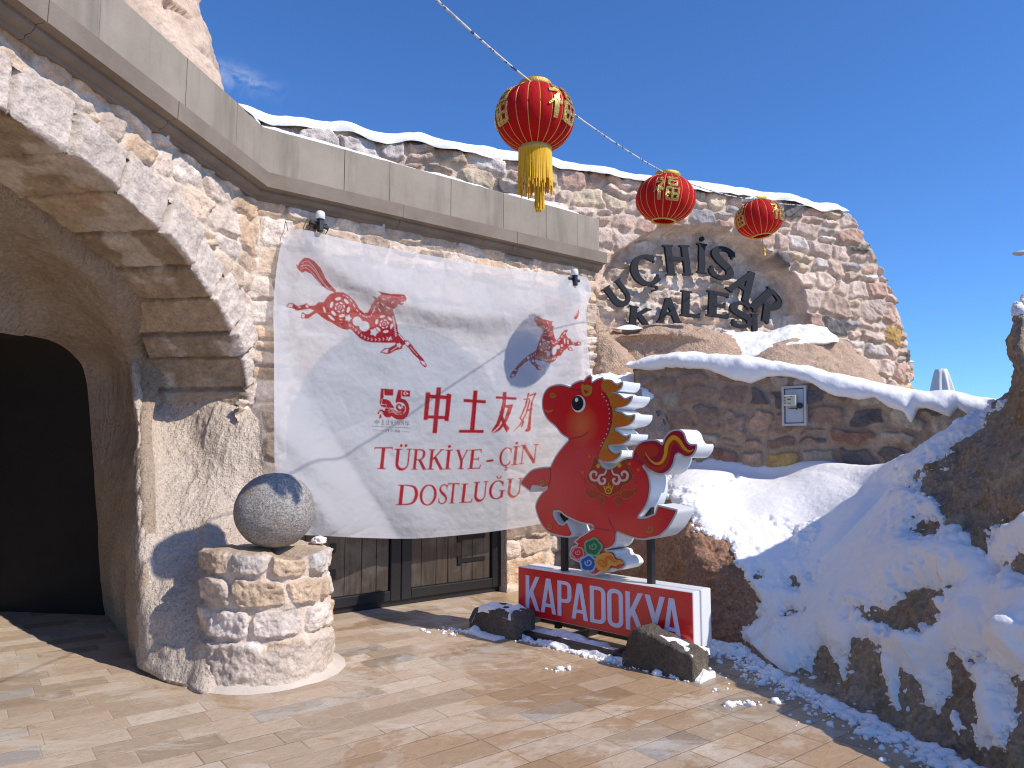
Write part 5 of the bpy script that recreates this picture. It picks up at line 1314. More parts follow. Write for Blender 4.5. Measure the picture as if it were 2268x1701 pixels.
# print colour per vertex, sampled from the art
fx = np.clip(bxp - BX0 - .5, 0, BW - 1.01); fy = np.clip(byp - BY0 - .5, 0, BH - 1.01); ix, iy = fx.astype(int), fy.astype(int); wx, wy = (fx - ix)[..., None], (fy - iy)[..., None]
bc = (art[iy, ix] * (1 - wx) + art[iy, ix + 1] * wx) * (1 - wy) + (art[iy + 1, ix] * (1 - wx) + art[iy + 1, ix + 1] * wx) * wy
bc = bc * (1 - .10 * (np.abs(hem - 13) < 1.0))[..., None]
def _cloth():
    b = NB('printed_cloth')
    c = attr(b)
    c = b.mix(.06, c, b.mix(1.0, c, b.ramp(b.noise(260, 2), [(.3, .6), (.7, 1.2)]), 'MULTIPLY'))
    b.fin(c, .8, b.bump(b.noise(2.6, 5, .6), .35, .05), Specular_IOR_Level=.15)
    tr = b.n('BsdfTranslucent'); b.l(c, tr.inputs[0])
    m1 = b.n('MixShader'); m1.inputs[0].default_value = .22; b.l(b.b.outputs[0], m1.inputs[1]); b.l(tr.outputs[0], m1.inputs[2])
    tp = b.n('BsdfTransparent')
    m2 = b.n('MixShader'); m2.inputs[0].default_value = .34; b.l(m1.outputs[0], m2.inputs[1]); b.l(tp.outputs[0], m2.inputs[2])
    b.l(m2.outputs[0], b.out.inputs['Surface']); return b.m
M_CLOTH = _cloth()
ban = thing('banner', pts[-1, NC // 2] * [1, 1, 0] + [0, 0, pts[..., 2].min()], 'white cloth banner with red paper-cut horses and Turkish and Chinese lettering hung on the wall', 'banner')
gmesh('cloth', pts, M_CLOTH, ban, bc)
M_CORD = mat_plain('grey_cord', (.10, .09, .085), .8, .1)
for a_, b_ in (((0, 0), (632, 490)), ((0, -1), (1312, 596))):
    e = P(*b_, 1); t_, z_ = FB.hit(*b_, .03); MB().tube([pts[a_], FB.at(t_, .04, z_).reshape(3)], .004, 6).build('cord', M_CORD, ban)

# ------------------------------------------------------------------ lamps above the banner
def wall_lamp(px, py, sc_, label, tilt):
    t_, z_ = FB.hit(px, py, .14); o_ = .14
    L = thing('wall_lamp', FB.at(t_, o_, z_ - .06).reshape(3), label, 'lamp', 'lamps over the banner')
    def q(x, y, o=0.0): return FB.at(t_ + x * sc_, o_ + o, z_ + y * sc_).reshape(3)
    MB().box(q(0, 0), FB.d + np.array([0, 0, tilt]), FB.n, UP, .105 * sc_, .022, .020 * sc_, .004).build('crossbar', M_BLACK, L)
    MB().box(q(.0, .0, .03), FB.d, FB.n, UP, .026 * sc_, .03, .085 * sc_, .006).build('arm', M_BLACK, L)
    MB().box(q(.0, .0, -.07), FB.d, FB.n, UP, .02 * sc_, .07, .02 * sc_).build('bracket', M_BLACK, L)
    b = MB().lathe([(.0, .085), (.028, .083), (.044, .072), (.05, .05), (.05, .0), (.044, -.004)], (0, 0, 0), 20, False)
    b.v = [tuple(q(-.004, .055, .03) + np.array(p) * sc_ * [1, 1, 1.05]) for p in b.v]
    b.build('cap', M_WHITE, L, True)
    for sg in (-1, 1):
        MB().tube([q(sg * .1, .06, -.1), q(sg * .108, .03, -.03), q(sg * .1, -.04, -.0), q(sg * .095, -.08, -.06)], .005, 6).build('cable', M_BLACK, L)
wall_lamp(707, 498, .92, 'black wall lamp with a white cap over the left banner corner by the wall bend', -.16)
wall_lamp(1270, 620, .95, 'black wall lamp with a white cap under the parapet end at the right banner corner', -.05)
# ------------------------------------------------------------------ red lanterns on a line
def _silk():
    b = NB('red_silk')
    c = b.mix(b.noise(9, 3), (.50, .008, .012), (.62, .012, .014))
    b.fin(c, .75, b.bump(b.noise(1.0, 4, .6, b.mapp((30, 30, 5))), .5, .012), Specular_IOR_Level=.2)
    tr = b.n('BsdfTranslucent'); b.l(c, tr.inputs[0])
    m1 = b.n('MixShader'); m1.inputs[0].default_value = .25; b.l(b.b.outputs[0], m1.inputs[1]); b.l(tr.outputs[0], m1.inputs[2])
    b.l(m1.outputs[0], b.out.inputs['Surface']); return b.m
M_SILK = _silk()
M_RIB = mat_plain('gold_thread', (.72, .36, .06), .5, .15, 40)
M_FRINGE = mat_plain('yellow_fringe', (.78, .46, .015), .6, .2, 30)
def _glit():
    b = NB('gold_sequins')
    v = b.voro(230, out='Color')
    c = b.mix(b.ramp(v, [(.2, 0), (.8, 1)]), (.42, .22, .03), (.95, .72, .25))
    nm = b.bump(v, 1.0, .02)
    return b.fin(c, .3, nm, Metallic=.55)
M_GLIT = _glit()
# the lucky character, strokes on a 0..1 square, y up
FUW = 1.35
FU = [stroke([(.22, .98), (.30, .88)], 0.124), stroke([(.06, .78), (.40, .80)], 0.117), stroke([(.40, .80), (.22, .52), (.04, .34)], [.09, .08, .05]), stroke([(.25, .60), (.25, .02)], 0.124), stroke([(.28, .52), (.40, .40)], 0.110),
      stroke([(.50, .93), (.95, .95)], 0.103), stroke([(.58, .82), (.58, .62)], 0.097), stroke([(.55, .82), (.90, .82), (.86, .62)], 0.097), stroke([(.56, .63), (.88, .63)], 0.090),
      stroke([(.54, .52), (.54, .04)], 0.103), stroke([(.51, .50), (.95, .50), (.93, .03)], 0.103), stroke([(.55, .28), (.92, .28)], 0.090), stroke([(.73, .50), (.73, .06)], 0.090), stroke([(.53, .06), (.93, .06)], 0.097)]
BLOB = [ellipse(.22, .72, .22, .24), ellipse(.24, .28, .13, .28), ellipse(.73, .76, .26, .22), ellipse(.73, .28, .27, .29)]
def lantern(c, R, Hh, label, chars, fringe, tag_, top_r=.36, rot=0.0, tilt=(0, 0)):
    c = np.array(c, float)
    T = thing('lantern', c + [0, 0, 0], label, 'lantern', 'red lanterns on the line')
    tx_, ty_ = tilt
    def w(p):
        p = np.asarray(p, float).copy(); x, y, z_ = p[..., 0], p[..., 1], p[..., 2]
        return c + np.stack([x + z_ * tx_, y + z_ * ty_, z_ - x * tx_ - y * ty_], -1)
    NR_ = 20
    def rad(lat, lon):      # pillowed between the ribs
        k = (lon - rot) * NR_ / (2 * math.pi); fr_ = np.abs((k - np.floor(k)) - .5) * 2
        return 1 - .022 * fr_ ** 4
    lat0 = math.acos(top_r)
    def surf(lat, lon, off=0.0):
        lat, lon = np.broadcast_arrays(np.asarray(lat, float), np.asarray(lon, float))
        k = rad(lat, lon)
        x = (R * k * np.cos(lat) ** .88 + off) ; z_ = Hh * np.sin(lat) * 1.06 + off * np.sin(lat)
        return np.stack([x * np.cos(lon), x * np.sin(lon), z_], -1)
    la = np.linspace(-lat0, lat0, 50); lo = np.linspace(0, 2 * math.pi, 241); LO_, LA_ = np.meshgrid(lo, la)
    body = gmesh('globe', w(surf(LA_, LO_)), M_SILK, T)
    for k in range(NR_):
        rb = MB()
        lon = rot + 2 * math.pi * k / NR_
        rb.tube([w(surf(x, lon, .001)) for x in np.linspace(-lat0, lat0, 22)], R * .011, 5); rb.build('rib', M_RIB, body)

    zt = Hh * math.sin(lat0) * 1.06; rt = R * top_r ** .88
    for nm, z_, s_ in (('top_ring', zt, 1), ('bottom_ring', -zt, -1 if fringe else -.35)):
        b = MB().lathe([(rt * 1.02, -.004 * s_ * 0 + z_), (rt * 1.06, z_ + s_ * R * .01), (rt * 1.05, z_ + s_ * R * .13), (rt * 1.0, z_ + s_ * R * .15), (rt * .9, z_ + s_ * R * .145), (rt * .88, z_)], (0, 0, 0), 40, False)
        b.v = [tuple(w(np.array(p))) for p in b.v]; b.build(nm, M_BRASS, T, True)
    MB().tube([w((-rt, 0, zt + R * .1)), w((0, 0, zt + R * .13)), w((rt, 0, zt + R * .1))], R * .012, 6).build('hanger', M_RIB, T)
    for az, sc_ in chars:
        S = R * sc_; zc = Hh * .10
        def mp(x, y, dp):
            lon = az + (x - .5) * S / R * 1.12; z_ = zc + (y - .5) * S
            lat = math.asin(max(-.98, min(.98, z_ / (Hh * 1.06)))); return w(surf(lat, lon, dp))
        def dens(p):  # subdivide long edges so the patch follows the curve
            o = []
            for a_, b_ in zip(p, np.roll(p, -1, 0)):
                n_ = max(1, int(np.linalg.norm(b_ - a_) / .06)); o += [a_ + (b_ - a_) * t_ / n_ for t_ in range(n_)]
            return np.array(o)
        flatpoly([dens(np.array([((x - .5) * 1.04 + .5, (y - .5) * 1.04 + .5) for x, y in stroke_])) for stroke_ in FU], mp, .007 , T, 'lucky_character', M_GLIT, .006, jit=.0006)
    if fringe:
        r_ = np.random.RandomState(4); b = MB(); z0 = -zt - R * .14
        for k in range(92):
            a_ = 2 * math.pi * (k + r_.uniform(-.3, .3)) / 92; L_ = R * r_.uniform(.74, 1.06); rr = rt * 1.0
            j = r_.uniform(-.03, .03, 2)
            b.tube([w((rr * math.cos(a_), rr * math.sin(a_), z0 + R * .02)), w((rr * 1.03 * math.cos(a_ + j[0]), rr * 1.03 * math.sin(a_ + j[0]), z0 - L_ * .5)), w((rr * (1.06 + j[1]) * math.cos(a_ + j[0] * 1.8), rr * (1.06 + j[1]) * math.sin(a_ + j[0] * 1.8), z0 - L_))], R * .0165, 4)
        fr_ = b.build('fringe', M_FRINGE, T)
        b = MB(); zz0 = z0 - R * .62
        b.tube([w((R * .1, 0, z0 + .02)), w((R * .1, 0, zz0))], R * .012, 5)
        for k in range(60):
            rr = R * .105 * math.sqrt(r_.rand()); a_ = r_.rand() * 6.28; L_ = R * r_.uniform(.72, .92)
            b.tube([w((R * .1 + rr * .3 * math.cos(a_), rr * .3 * math.sin(a_), zz0)), w((R * .1 + rr * math.cos(a_), rr * math.sin(a_), zz0 - R * .2)), w((R * .1 + rr * 1.25 * math.cos(a_), rr * 1.25 * math.sin(a_), zz0 - L_))], R * .014, 4)
        b.build('tassel', M_FRINGE, T)
    elif tag_:
        b = MB().tube([w((0, 0, -zt - R * .1)), w((.01, 0, -zt - R * .55))], .004, 5)
        b.lathe([(.0, 0), (.018, -.015), (.02, -.04), (.012, -.06), (.022, -.11), (0, -.115)], w((.01, 0, -zt - R * .54)), 10, False); b.build('tassel', M_BRASS, T)
    return w((0, 0, zt + R * .12))
cam_az = lambda c_: math.atan2(-c_[1], -c_[0])
Y1, Y2, Y3 = 4.42, 7.85, 9.55
c1, c2, c3 = P(1185, 263, Y1), P(1474, 441, Y2), P(1681, 485, Y3)
h1 = lantern(c1, .250, .195, 'biggest red lantern with yellow fringe and tassel, highest on the line', [(cam_az(c1) + math.radians(46), .86), (cam_az(c1) - math.radians(70), .86), (cam_az(c1) + math.radians(160), .86)], True, False, rot=.1)
h2 = lantern(c2, .325, .245, 'middle red lantern without fringe, its gold character facing forward', [(cam_az(c2) + math.radians(2), .78), (cam_az(c2) + 2.1, .78), (cam_az(c2) - 2.1, .78)], False, False, tilt=(.10, -.05), rot=.05)
h3 = lantern(c3, .315, .232, 'smallest and farthest red lantern with snow on top and a thin gold tassel', [(cam_az(c3) + math.radians(56), .78), (cam_az(c3) - math.radians(62), .78), (cam_az(c3) + 3.0, .78)], False, True, tilt=(-.12, 0))
lump('snow_lump', c3 + [-.14, -.05, .235], (.10, .10, .035), 9, 'snow clinging to the top of the farthest lantern')
def _cordm():
    b = NB('twisted_cord'); x = b.voro(26, out='Color'); c = b.ramp(x, [(.25, (.05, .07, .16)), (.4, (.62, .62, .64)), (1, (.70, .70, .70))]); return b.fin(c, .7)
M_TW = _cordm()
def sag(a_, b_, s_, n=24):
    a_, b_ = np.array(a_), np.array(b_); return [a_ + (b_ - a_) * t_ - np.array([0, 0, s_ * 4 * t_ * (1 - t_)]) for t_ in np.linspace(0, 1, n)]
st_pts = sag(P(800, -160, 2.4), h1, .02)[:-1] + sag(h1, h2, .035)[:-1] + sag(h2, h3, .05)[:-1] + sag(h3, P(1795, 455, 11.75), .02)
o = MB().tube(st_pts, .0062, 6).build('lantern_line', M_TW, None, True); tag(o, 'twisted white and blue line carrying the three red lanterns', 'cord')

# ------------------------------------------------------------------ horse sign
sgn = thing('horse_sign', FS.at(.92, -.12, 0).reshape(3), 'red cut-out horse sign with flame mane above a red KAPADOKYA box', 'sign')
def _red():
    b = NB('red_print')
    c = b.mix(b.noise(2.5, 3), (.60, .010, .016), (.66, .014, .020))
    return b.fin(c, .22, None, Coat_Weight=.3, Coat_Roughness=.1)
M_RED = _red()
def gloss(name, c): return mat_plain(name, c, .28, .05, 5)
M_SILV, M_PURP = gloss('silver_rim', (.55, .53, .52)), gloss('purple_line', (.16, .012, .06))
M_CRIM, M_ORAN, M_YELL, M_OLIVE = gloss('crimson_print', (.36, .008, .04)), gloss('orange_print', (.62, .14, .012)), gloss('yellow_print', (.70, .36, .02)), gloss('olive_gold_print', (.42, .24, .03))
M_PINK, M_EYEB, M_EYEW, M_LET_SHADE = gloss('pale_pink_print', (.72, .50, .45)), gloss('eye_black', (.008, .008, .014)), gloss('eye_white', (.82, .80, .80)), gloss('white_letters_shade_tint', (.60, .62, .84))  # the letters are white; the lavender cast of shade is put into their colour
M_GREEN, M_GREEN2, M_BLUE, M_BLUE2, M_ROSE, M_ROSE2, M_DKR = gloss('green_print', (.01, .13, .06)), gloss('mint_print', (.09, .42, .24)), gloss('blue_print', (.012, .08, .36)), gloss('sky_print', (.22, .47, .74)), gloss('rose_print', (.50, .02, .05)), gloss('pink_print', (.70, .27, .27)), gloss('brown_red_print', (.22, .035, .012))
DEPH = .245
def ab(px, py):   # photo point on the sign's face -> a along, z up
    return FS.hit(px, py, 0.0)
def c6(pts): return np.array([ab(1060 + x / 3.814, 780 + y / 3.814) for x, y in pts])
def c7(pts): return np.array([ab(1060 + x / 3.814, 1150 + y / 3.814) for x, y in pts])
def smp(a_, z_, dp): return FS.at(a_, dp, z_).reshape(3)
def each(polys, dep, parent, name, m):
    return [flatpoly([q_], smp, dep, parent, name, m) for q_ in polys]
SEGS = [ # (curve points in the enlargement, smooth?)
    ('ears', [(945, 188), (964, 212), (958, 250), (1003, 222), (1052, 208), (1062, 228)], 0),
    ('f1', [(1062, 228), (1120, 232), (1155, 258), (1178, 262), (1218, 246), (1222, 275), (1205, 312), (1172, 330), (1122, 332)], 1),
    ('f2', [(1122, 332), (1165, 340), (1205, 362), (1240, 385), (1302, 366), (1296, 410), (1255, 452), (1200, 466), (1160, 486)], 1),
    ('f3', [(1160, 486), (1205, 500), (1248, 526), (1280, 532), (1324, 524), (1316, 578), (1270, 618), (1210, 632), (1158, 650)], 1),
    ('f4', [(1158, 650), (1190, 668), (1215, 690), (1245, 702), (1288, 694), (1274, 745), (1225, 775), (1160, 785), (1104, 796)], 1),
    ('f5', [(1104, 796), (1128, 828), (1165, 846), (1207, 830), (1200, 880), (1150, 922), (1085, 938), (1035, 910), (1022, 915)], 1),
    ('back', [(1022, 915), (1036, 945), (1065, 968), (1110, 978), (1155, 955), (1200, 912), (1250, 888), (1298, 884)], 1),
    ('tail', [(1298, 884), (1304, 840), (1325, 795), (1370, 755), (1430, 738), (1505, 738), (1553, 772)], 1),
    ('tail2', [(1553, 772), (1568, 725), (1600, 680), (1645, 654), (1700, 652), (1740, 682), (1762, 740), (1790, 772), (1845, 778), (1840, 835), (1800, 885), (1745, 892), (1695, 864), (1668, 880), (1655, 940), (1618, 1002), (1560, 1036), (1500, 1030), (1450, 1002), (1420, 968), (1392, 960)], 1),
    ('rump', [(1392, 960), (1430, 1010), (1452, 1090), (1452, 1190), (1420, 1300), (1348, 1396)], 1),
    ('hleg', [(1348, 1396), (1420, 1390), (1488, 1360)], 0), ('hleg2', [(1488, 1360), (1512, 1288), (1560, 1298), (1682, 1328)], 0),
    ('hleg3', [(1682, 1328), (1672, 1372), (1605, 1490), (1545, 1548), (1520, 1562), (1440, 1580), (1380, 1588), (1280, 1566), (1172, 1524)], 1)]
SEG7 = [('leg', [(1172, 113), (1168, 165), (1160, 200), (1130, 240), (1066, 262)], 1),
    ('cloud', [(1066, 262), (1115, 262), (1150, 275), (1168, 312), (1215, 330), (1246, 372), (1240, 402), (1190, 432), (1130, 424), (1095, 448), (1030, 452), (1000, 470), (955, 472), (925, 440), (880, 412), (855, 370), (815, 350), (775, 318), (775, 262), (800, 228), (840, 215)], 1),
    ('leg2', [(840, 215), (800, 192), (858, 142), (972, 72)], 0)]
SEG8 = [('bel', [(972, 1484), (950, 1462), (860, 1445), (740, 1390), (690, 1352), (640, 1350)], 1), ('fleg', [(640, 1350), (644, 1385), (682, 1442), (716, 1452)], 1), ('fleg2', [(716, 1452), (746, 1420), (772, 1470), (802, 1542)], 0),
    ('fleg3', [(802, 1542), (768, 1566), (680, 1556), (585, 1522), (530, 1452), (492, 1365), (480, 1300), (500, 1238), (540, 1182), (588, 1142)], 1),
    ('arm', [(588, 1142), (545, 1152), (500, 1136), (458, 1132)], 0), ('arm2', [(458, 1132), (440, 1182), (345, 1110)], 0), ('arm3', [(345, 1110), (385, 1055), (450, 992), (530, 970), (606, 966)], 1),
    ('chest', [(606, 966), (645, 885), (700, 808), (762, 736)], 1), ('chin', [(762, 736), (700, 695), (650, 632), (585, 575), (545, 500), (535, 425), (550, 350), (590, 296), (650, 272), (710, 270), (775, 288)], 1),
    ('brow', [(775, 288), (805, 258), (858, 236), (888, 236)], 1), ('ear', [(888, 236), (915, 205), (945, 188)], 0)]
OUTL, RNG_I = [], {}
for grp_, cv in ((SEGS, c6), (SEG7, c7), (SEG8, c6)):
    for nm, p, sm in grp_:
        q = catmull(p, 6) if sm else np.concatenate([np.linspace(p[i], p[i + 1], 5)[:-1] for i in range(len(p) - 1)] + [[p[-1]]])
        i0 = len(OUTL); OUTL += [tuple(x) for x in cv(q[:-1])]; RNG_I[nm] = (i0, len(OUTL))
OUTL = np.array(OUTL)
def inset(p, d_):
    t_ = np.roll(p, -1, 0) - np.roll(p, 1, 0); t_ /= np.linalg.norm(t_, axis=1, keepdims=True) + 1e-9
    ar = np.sum(p[:, 0] * np.roll(p[:, 1], -1) - np.roll(p[:, 0], -1) * p[:, 1]); s_ = 1 if ar > 0 else -1
    q = p + np.c_[-t_[:, 1], t_[:, 0]] * s_ * d_
    # drop points that ended up too near the edge at tight notches
    keep = sdf_poly(q[:, 0], q[:, 1], p) > d_ * .72
    return q, keep
flatpoly([OUTL], smp, 0.0, sgn, 'cutout_body', M_WHITE, DEPH)
flatpoly([OUTL], smp, .003, sgn, 'rim', M_SILV)
IN, kp = inset(OUTL, .017); body = IN[kp]
nb_ = NB('red_horse_print')          # red print with a round orange blush on the cheek
ck = FS.at(*c6([(872, 612)])[0][:1], 0, 0).reshape(3); cka, ckz = c6([(872, 612)])[0]
cw = FS.at(cka, 0, ckz).reshape(3) - _w(sgn)
vs = nb_.n('VectorMath', operation='DISTANCE'); nb_.l(nb_.pos, vs.inputs[0]); vs.inputs[1].default_value = tuple(cw)
blush = nb_.ramp(nb_.math('DIVIDE', vs.outputs['Value'], .20), [(0.0, 1.0), (.35, .65), (1.0, 0.0)])
cred = nb_.mix(nb_.math('MULTIPLY', blush, .75), nb_.mix(nb_.noise(2.5, 3), (.58, .010, .016), (.66, .014, .020)), (.74, .22, .07))
M_HRED = nb_.fin(cred, .22, None, Coat_Weight=.3, Coat_Roughness=.1)
IN2, kp2 = inset(OUTL, .0142)
flatpoly([IN2[kp2]], smp, .0045, sgn, 'outline', M_PURP)
flatpoly([body], smp, .006, sgn, 'body_print', M_HRED)
def sub(a_, b_, d_=.017):
    q, k = inset(OUTL, d_); i0, i1 = RNG_I[a_][0], RNG_I[b_][1]; return q[i0:i1][k[i0:i1]]
# mane: flames in two golds
neck = c6(catmull([(1022, 905), (1030, 850), (1062, 770), (1105, 690), (1132, 600), (1138, 520), (1128, 440), (1095, 370), (1060, 310), (1048, 240)], 5))
mane = np.concatenate([sub('f1', 'f5', .017)[2:-6], neck])
mn = flatpoly([mane], smp, .009, sgn, 'mane', M_OLIVE)
fl = []
for k_, (cx, cy, s_) in enumerate([(1100, 285, 1.0), (1172, 412, 1.0), (1192, 575, 1.0), (1155, 728, .95), (1085, 868, .95)]):
    p = [(-50, 40), (-58, -10), (-30, -44), (12, -46), (40, -22), (66, 8), (98, -10), (88, 26), (48, 50), (8, 52), (-22, 56)]
    fl.append(c6(catmull([(cx + x * s_, cy + y * s_) for x, y in p], 4, True)))
for q_ in fl: flatpoly([q_], smp, .011, mn, 'flame', M_ORAN)
each([np.array(c6(spiral(cx - 12, cy + 2, 6, 30 * s_, 2.4, 1.2, 9, 13, 30, 1))) for cx, cy, s_ in ((1100, 285, 1.0), (1172, 412, 1.0), (1192, 575, 1.0), (1155, 728, .95), (1085, 868, .95))], .013, mn, 'curl', M_OLIVE)
dots = []
for x, y in catmull([(1048, 355), (1085, 410), (1108, 480), (1112, 560), (1100, 650), (1070, 730), (1040, 790)], 2): dots.append(c6(ellipse(x, y, 6, 6, 0, 10)))
nbd = flatpoly([c6(stroke(catmull([(1035, 300), (1075, 380), (1112, 470), (1118, 560), (1104, 655), (1070, 745), (1030, 830)], 4), np.r_[4, np.linspace(14, 26, 12), np.linspace(26, 10, 12)]))], smp, .0085, sgn, 'neck_band', M_CRIM)
each(dots, .0105, nbd, 'bead', M_PINK)
# forelock, nostril, mouth, eye
flatpoly([c6(stroke(catmull([(880, 268), (886, 330), (905, 362), (940, 350), (950, 318), (930, 300), (912, 312), (922, 326)], 4), np.r_[8, np.linspace(16, 30, 14), np.linspace(30, 8, 14)])), c6(ellipse(925, 300, 38, 24, .2)), c6([(930, 280), (965, 285), (968, 318), (950, 312)]), c6(ellipse(890, 285, 10, 12))], smp, .009, sgn, 'forelock', M_OLIVE, jit=.0004)
flatpoly([c6(ellipse(925, 318, 16, 9, .3))], smp, .0125, sgn, 'forelock_curl', M_ORAN)
flatpoly([c6(spiral(632, 362, 5, 24, 1.6, 1.25, 8, 11, 30, -1))], smp, .009, sgn, 'nostril', M_OLIVE)
flatpoly([c6(stroke(catmull([(566, 486), (585, 499), (610, 500), (632, 488)], 6), np.r_[7, [15] * 17, 12]))], smp, .009, sgn, 'mouth', M_ORAN)
ey = flatpoly([c6(ellipse(850, 437, 58, 72, .05, 48))], smp, .009, sgn, 'eye', M_EYEW)
flatpoly([c6(ellipse(843, 432, 49, 62, .05, 48))], smp, .011, ey, 'pupil', M_EYEB)
flatpoly([c6(ellipse(836, 403, 14, 18, .2, 24))], smp, .013, ey, 'glint', M_EYEW)
# tail
rmp = c6(catmull([(1392, 958), (1345, 930), (1306, 905)], 5))
tl_ = flatpoly([np.concatenate([sub('tail', 'tail2', .017)[2:-2], rmp])], smp, .009, sgn, 'tail', M_CRIM)
flatpoly([c6(stroke(catmull([(1330, 905), (1380, 890), (1440, 960), (1510, 990), (1570, 960), (1600, 890), (1615, 790), (1665, 745), (1715, 790), (1760, 850), (1800, 850)], 5), np.r_[np.linspace(18, 58, 30), np.linspace(56, 14, 21)])), c6(ellipse(1390, 830, 60, 50, .4)), c6(ellipse(1470, 830, 60, 55, .2))], smp, .011, tl_, 'tail_swirl', gloss('vermilion_print', (.47, .035, .015)), jit=.0003)
flatpoly([c6(stroke(catmull([(1415, 845), (1450, 900), (1500, 940), (1552, 930), (1585, 870), (1600, 780), (1650, 722), (1700, 745), (1745, 810), (1790, 838), (1822, 822)], 5), np.r_[np.linspace(4, 26, 16), np.linspace(26, 40, 15), np.linspace(38, 8, 20)]))], smp, .0135, tl_, 'tail_stripe', M_YELL)
# seams of the drawing
each([c6(stroke(catmull([(762, 736), (830, 722), (890, 705), (930, 670)], 5), 5)), c6(stroke(catmull([(606, 966), (612, 1060), (590, 1140)], 5), 4)), c6(stroke(catmull([(972, 1482), (1080, 1500), (1170, 1520)], 5), 4)), c6(stroke(catmull([(1100, 1390), (1120, 1450), (1150, 1500)], 5), 4)), c6(stroke(catmull([(790, 318), (860, 318), (880, 320)], 4), 4))], .0085, sgn, 'seam_line', M_PURP)
# saddle cloth
SAD = [(985, 875), (968, 930), (945, 985), (922, 1030), (922, 1075), (950, 1115), (990, 1130), (1010, 1170), (1050, 1195), (1108, 1218), (1165, 1195), (1205, 1170), (1225, 1130), (1270, 1112), (1302, 1075), (1304, 1030), (1275, 985), (1262, 935), (1250, 905), (1205, 925), (1160, 968), (1112, 990), (1062, 980), (1028, 952), (1012, 910)]
sp_ = c6(catmull(SAD, 4, True))
sd_ = flatpoly([sp_], smp, .009, sgn, 'saddle_cloth', M_OLIVE)
s2, k2 = inset(sp_, .006); flatpoly([s2[k2]], smp, .0105, sd_, 'saddle_field', M_DKR)
s3, k3 = inset(sp_, .014); flatpoly([s3[k3]], smp, .012, sd_, 'saddle_center', gloss('saddle_red', (.40, .03, .012)))
cl_ = []
for sg_ in (-1, 1):
    X = lambda x: 1112 + sg_ * x
    cl_.append(c6(stroke(catmull([(X(22), 990), (X(38), 1030), (X(75), 1040), (X(90), 1075), (X(72), 1110), (X(42), 1105), (X(34), 1075), (X(54), 1068)], 5), np.r_[np.linspace(12, 24, 18), np.linspace(24, 16, 18)])))
    cl_.append(c6(stroke(catmull([(X(80), 1050), (X(105), 1082), (X(145), 1075), (X(158), 1035), (X(135), 1008), (X(108), 1020), (X(112), 1045)], 5), np.r_[np.linspace(14, 22, 16), np.linspace(22, 14, 15)])))
for i_, q_ in enumerate(cl_): flatpoly([q_], smp, .0145 + .0004 * i_, sd_, 'scroll', M_PINK)
yl = [c6(stroke([(1105 + 26 * math.cos(k), 1168 + 26 * math.sin(k)) for k in np.linspace(0, 2 * math.pi, 25)], 11)), c6(ellipse(1107, 1168, 8, 8))]
for q in ([(1105, 1140), (1108, 1105)], [(1085, 1130), (1105, 1145), (1128, 1128)], [(1070, 1150), (1090, 1162)], [(1145, 1148), (1125, 1162)], [(1066, 1128), (1080, 1150)], [(1150, 1126), (1136, 1150)]): yl.append(c6(stroke(q, 9)))
flatpoly(yl, smp, .0145, sd_, 'saddle_emblem', M_YELL, jit=.0004)
each([c6(ellipse(1020, 960, 15, 20)), c6(ellipse(1198, 955, 17, 20))], .0145, sd_, 'saddle_drop', M_YELL)
tf_, ti_ = [], []
for p in ([(900, 1150), (940, 1165), (985, 1160), (1025, 1195), (1010, 1232), (960, 1240), (915, 1205)], [(1335, 1148), (1290, 1165), (1245, 1160), (1202, 1195), (1215, 1232), (1265, 1240), (1320, 1205)], [(1030, 1215), (1080, 1238), (1060, 1280), (1028, 1305), (1022, 1260)], [(1190, 1215), (1145, 1240), (1165, 1280), (1198, 1305), (1204, 1260)]):
    q = c6(catmull(p, 4, True)); tf_.append(q); i_, k_ = inset(q, .004); ti_.append(i_[k_])
M_TASR = gloss('tassel_red', (.40, .04, .015))
for q_, i_ in zip(tf_, ti_): flatpoly([i_], smp, .0105, flatpoly([q_], smp, .009, sgn, 'saddle_tassel', M_OLIVE), 'tassel_fill', M_TASR)
each([c6(ellipse(x, y, r_, r_ * 1.15)) for x, y, r_ in ((944, 880, 12), (884, 1015, 12), (1282, 943, 13), (1355, 993, 13))], .009, sgn, 'gold_dot', M_ORAN)
each([c6(spiral(x, y, 3, r_, .6, 1.3, 8, 10, 26)) for x, y, r_ in ((540, 1098, 26), (605, 1470, 24), (1452, 1490, 34))], .009, sgn, 'hoof_curl', M_OLIVE)
each([c6(stroke(catmull(p, 5), 7)) for p in ([(862, 1060), (890, 1070), (905, 1100), (890, 1115)], [(1378, 1060), (1335, 1075), (1325, 1105), (1345, 1120)])], .009, sgn, 'flank_curl', gloss('flank_red', (.50, .05, .03)))
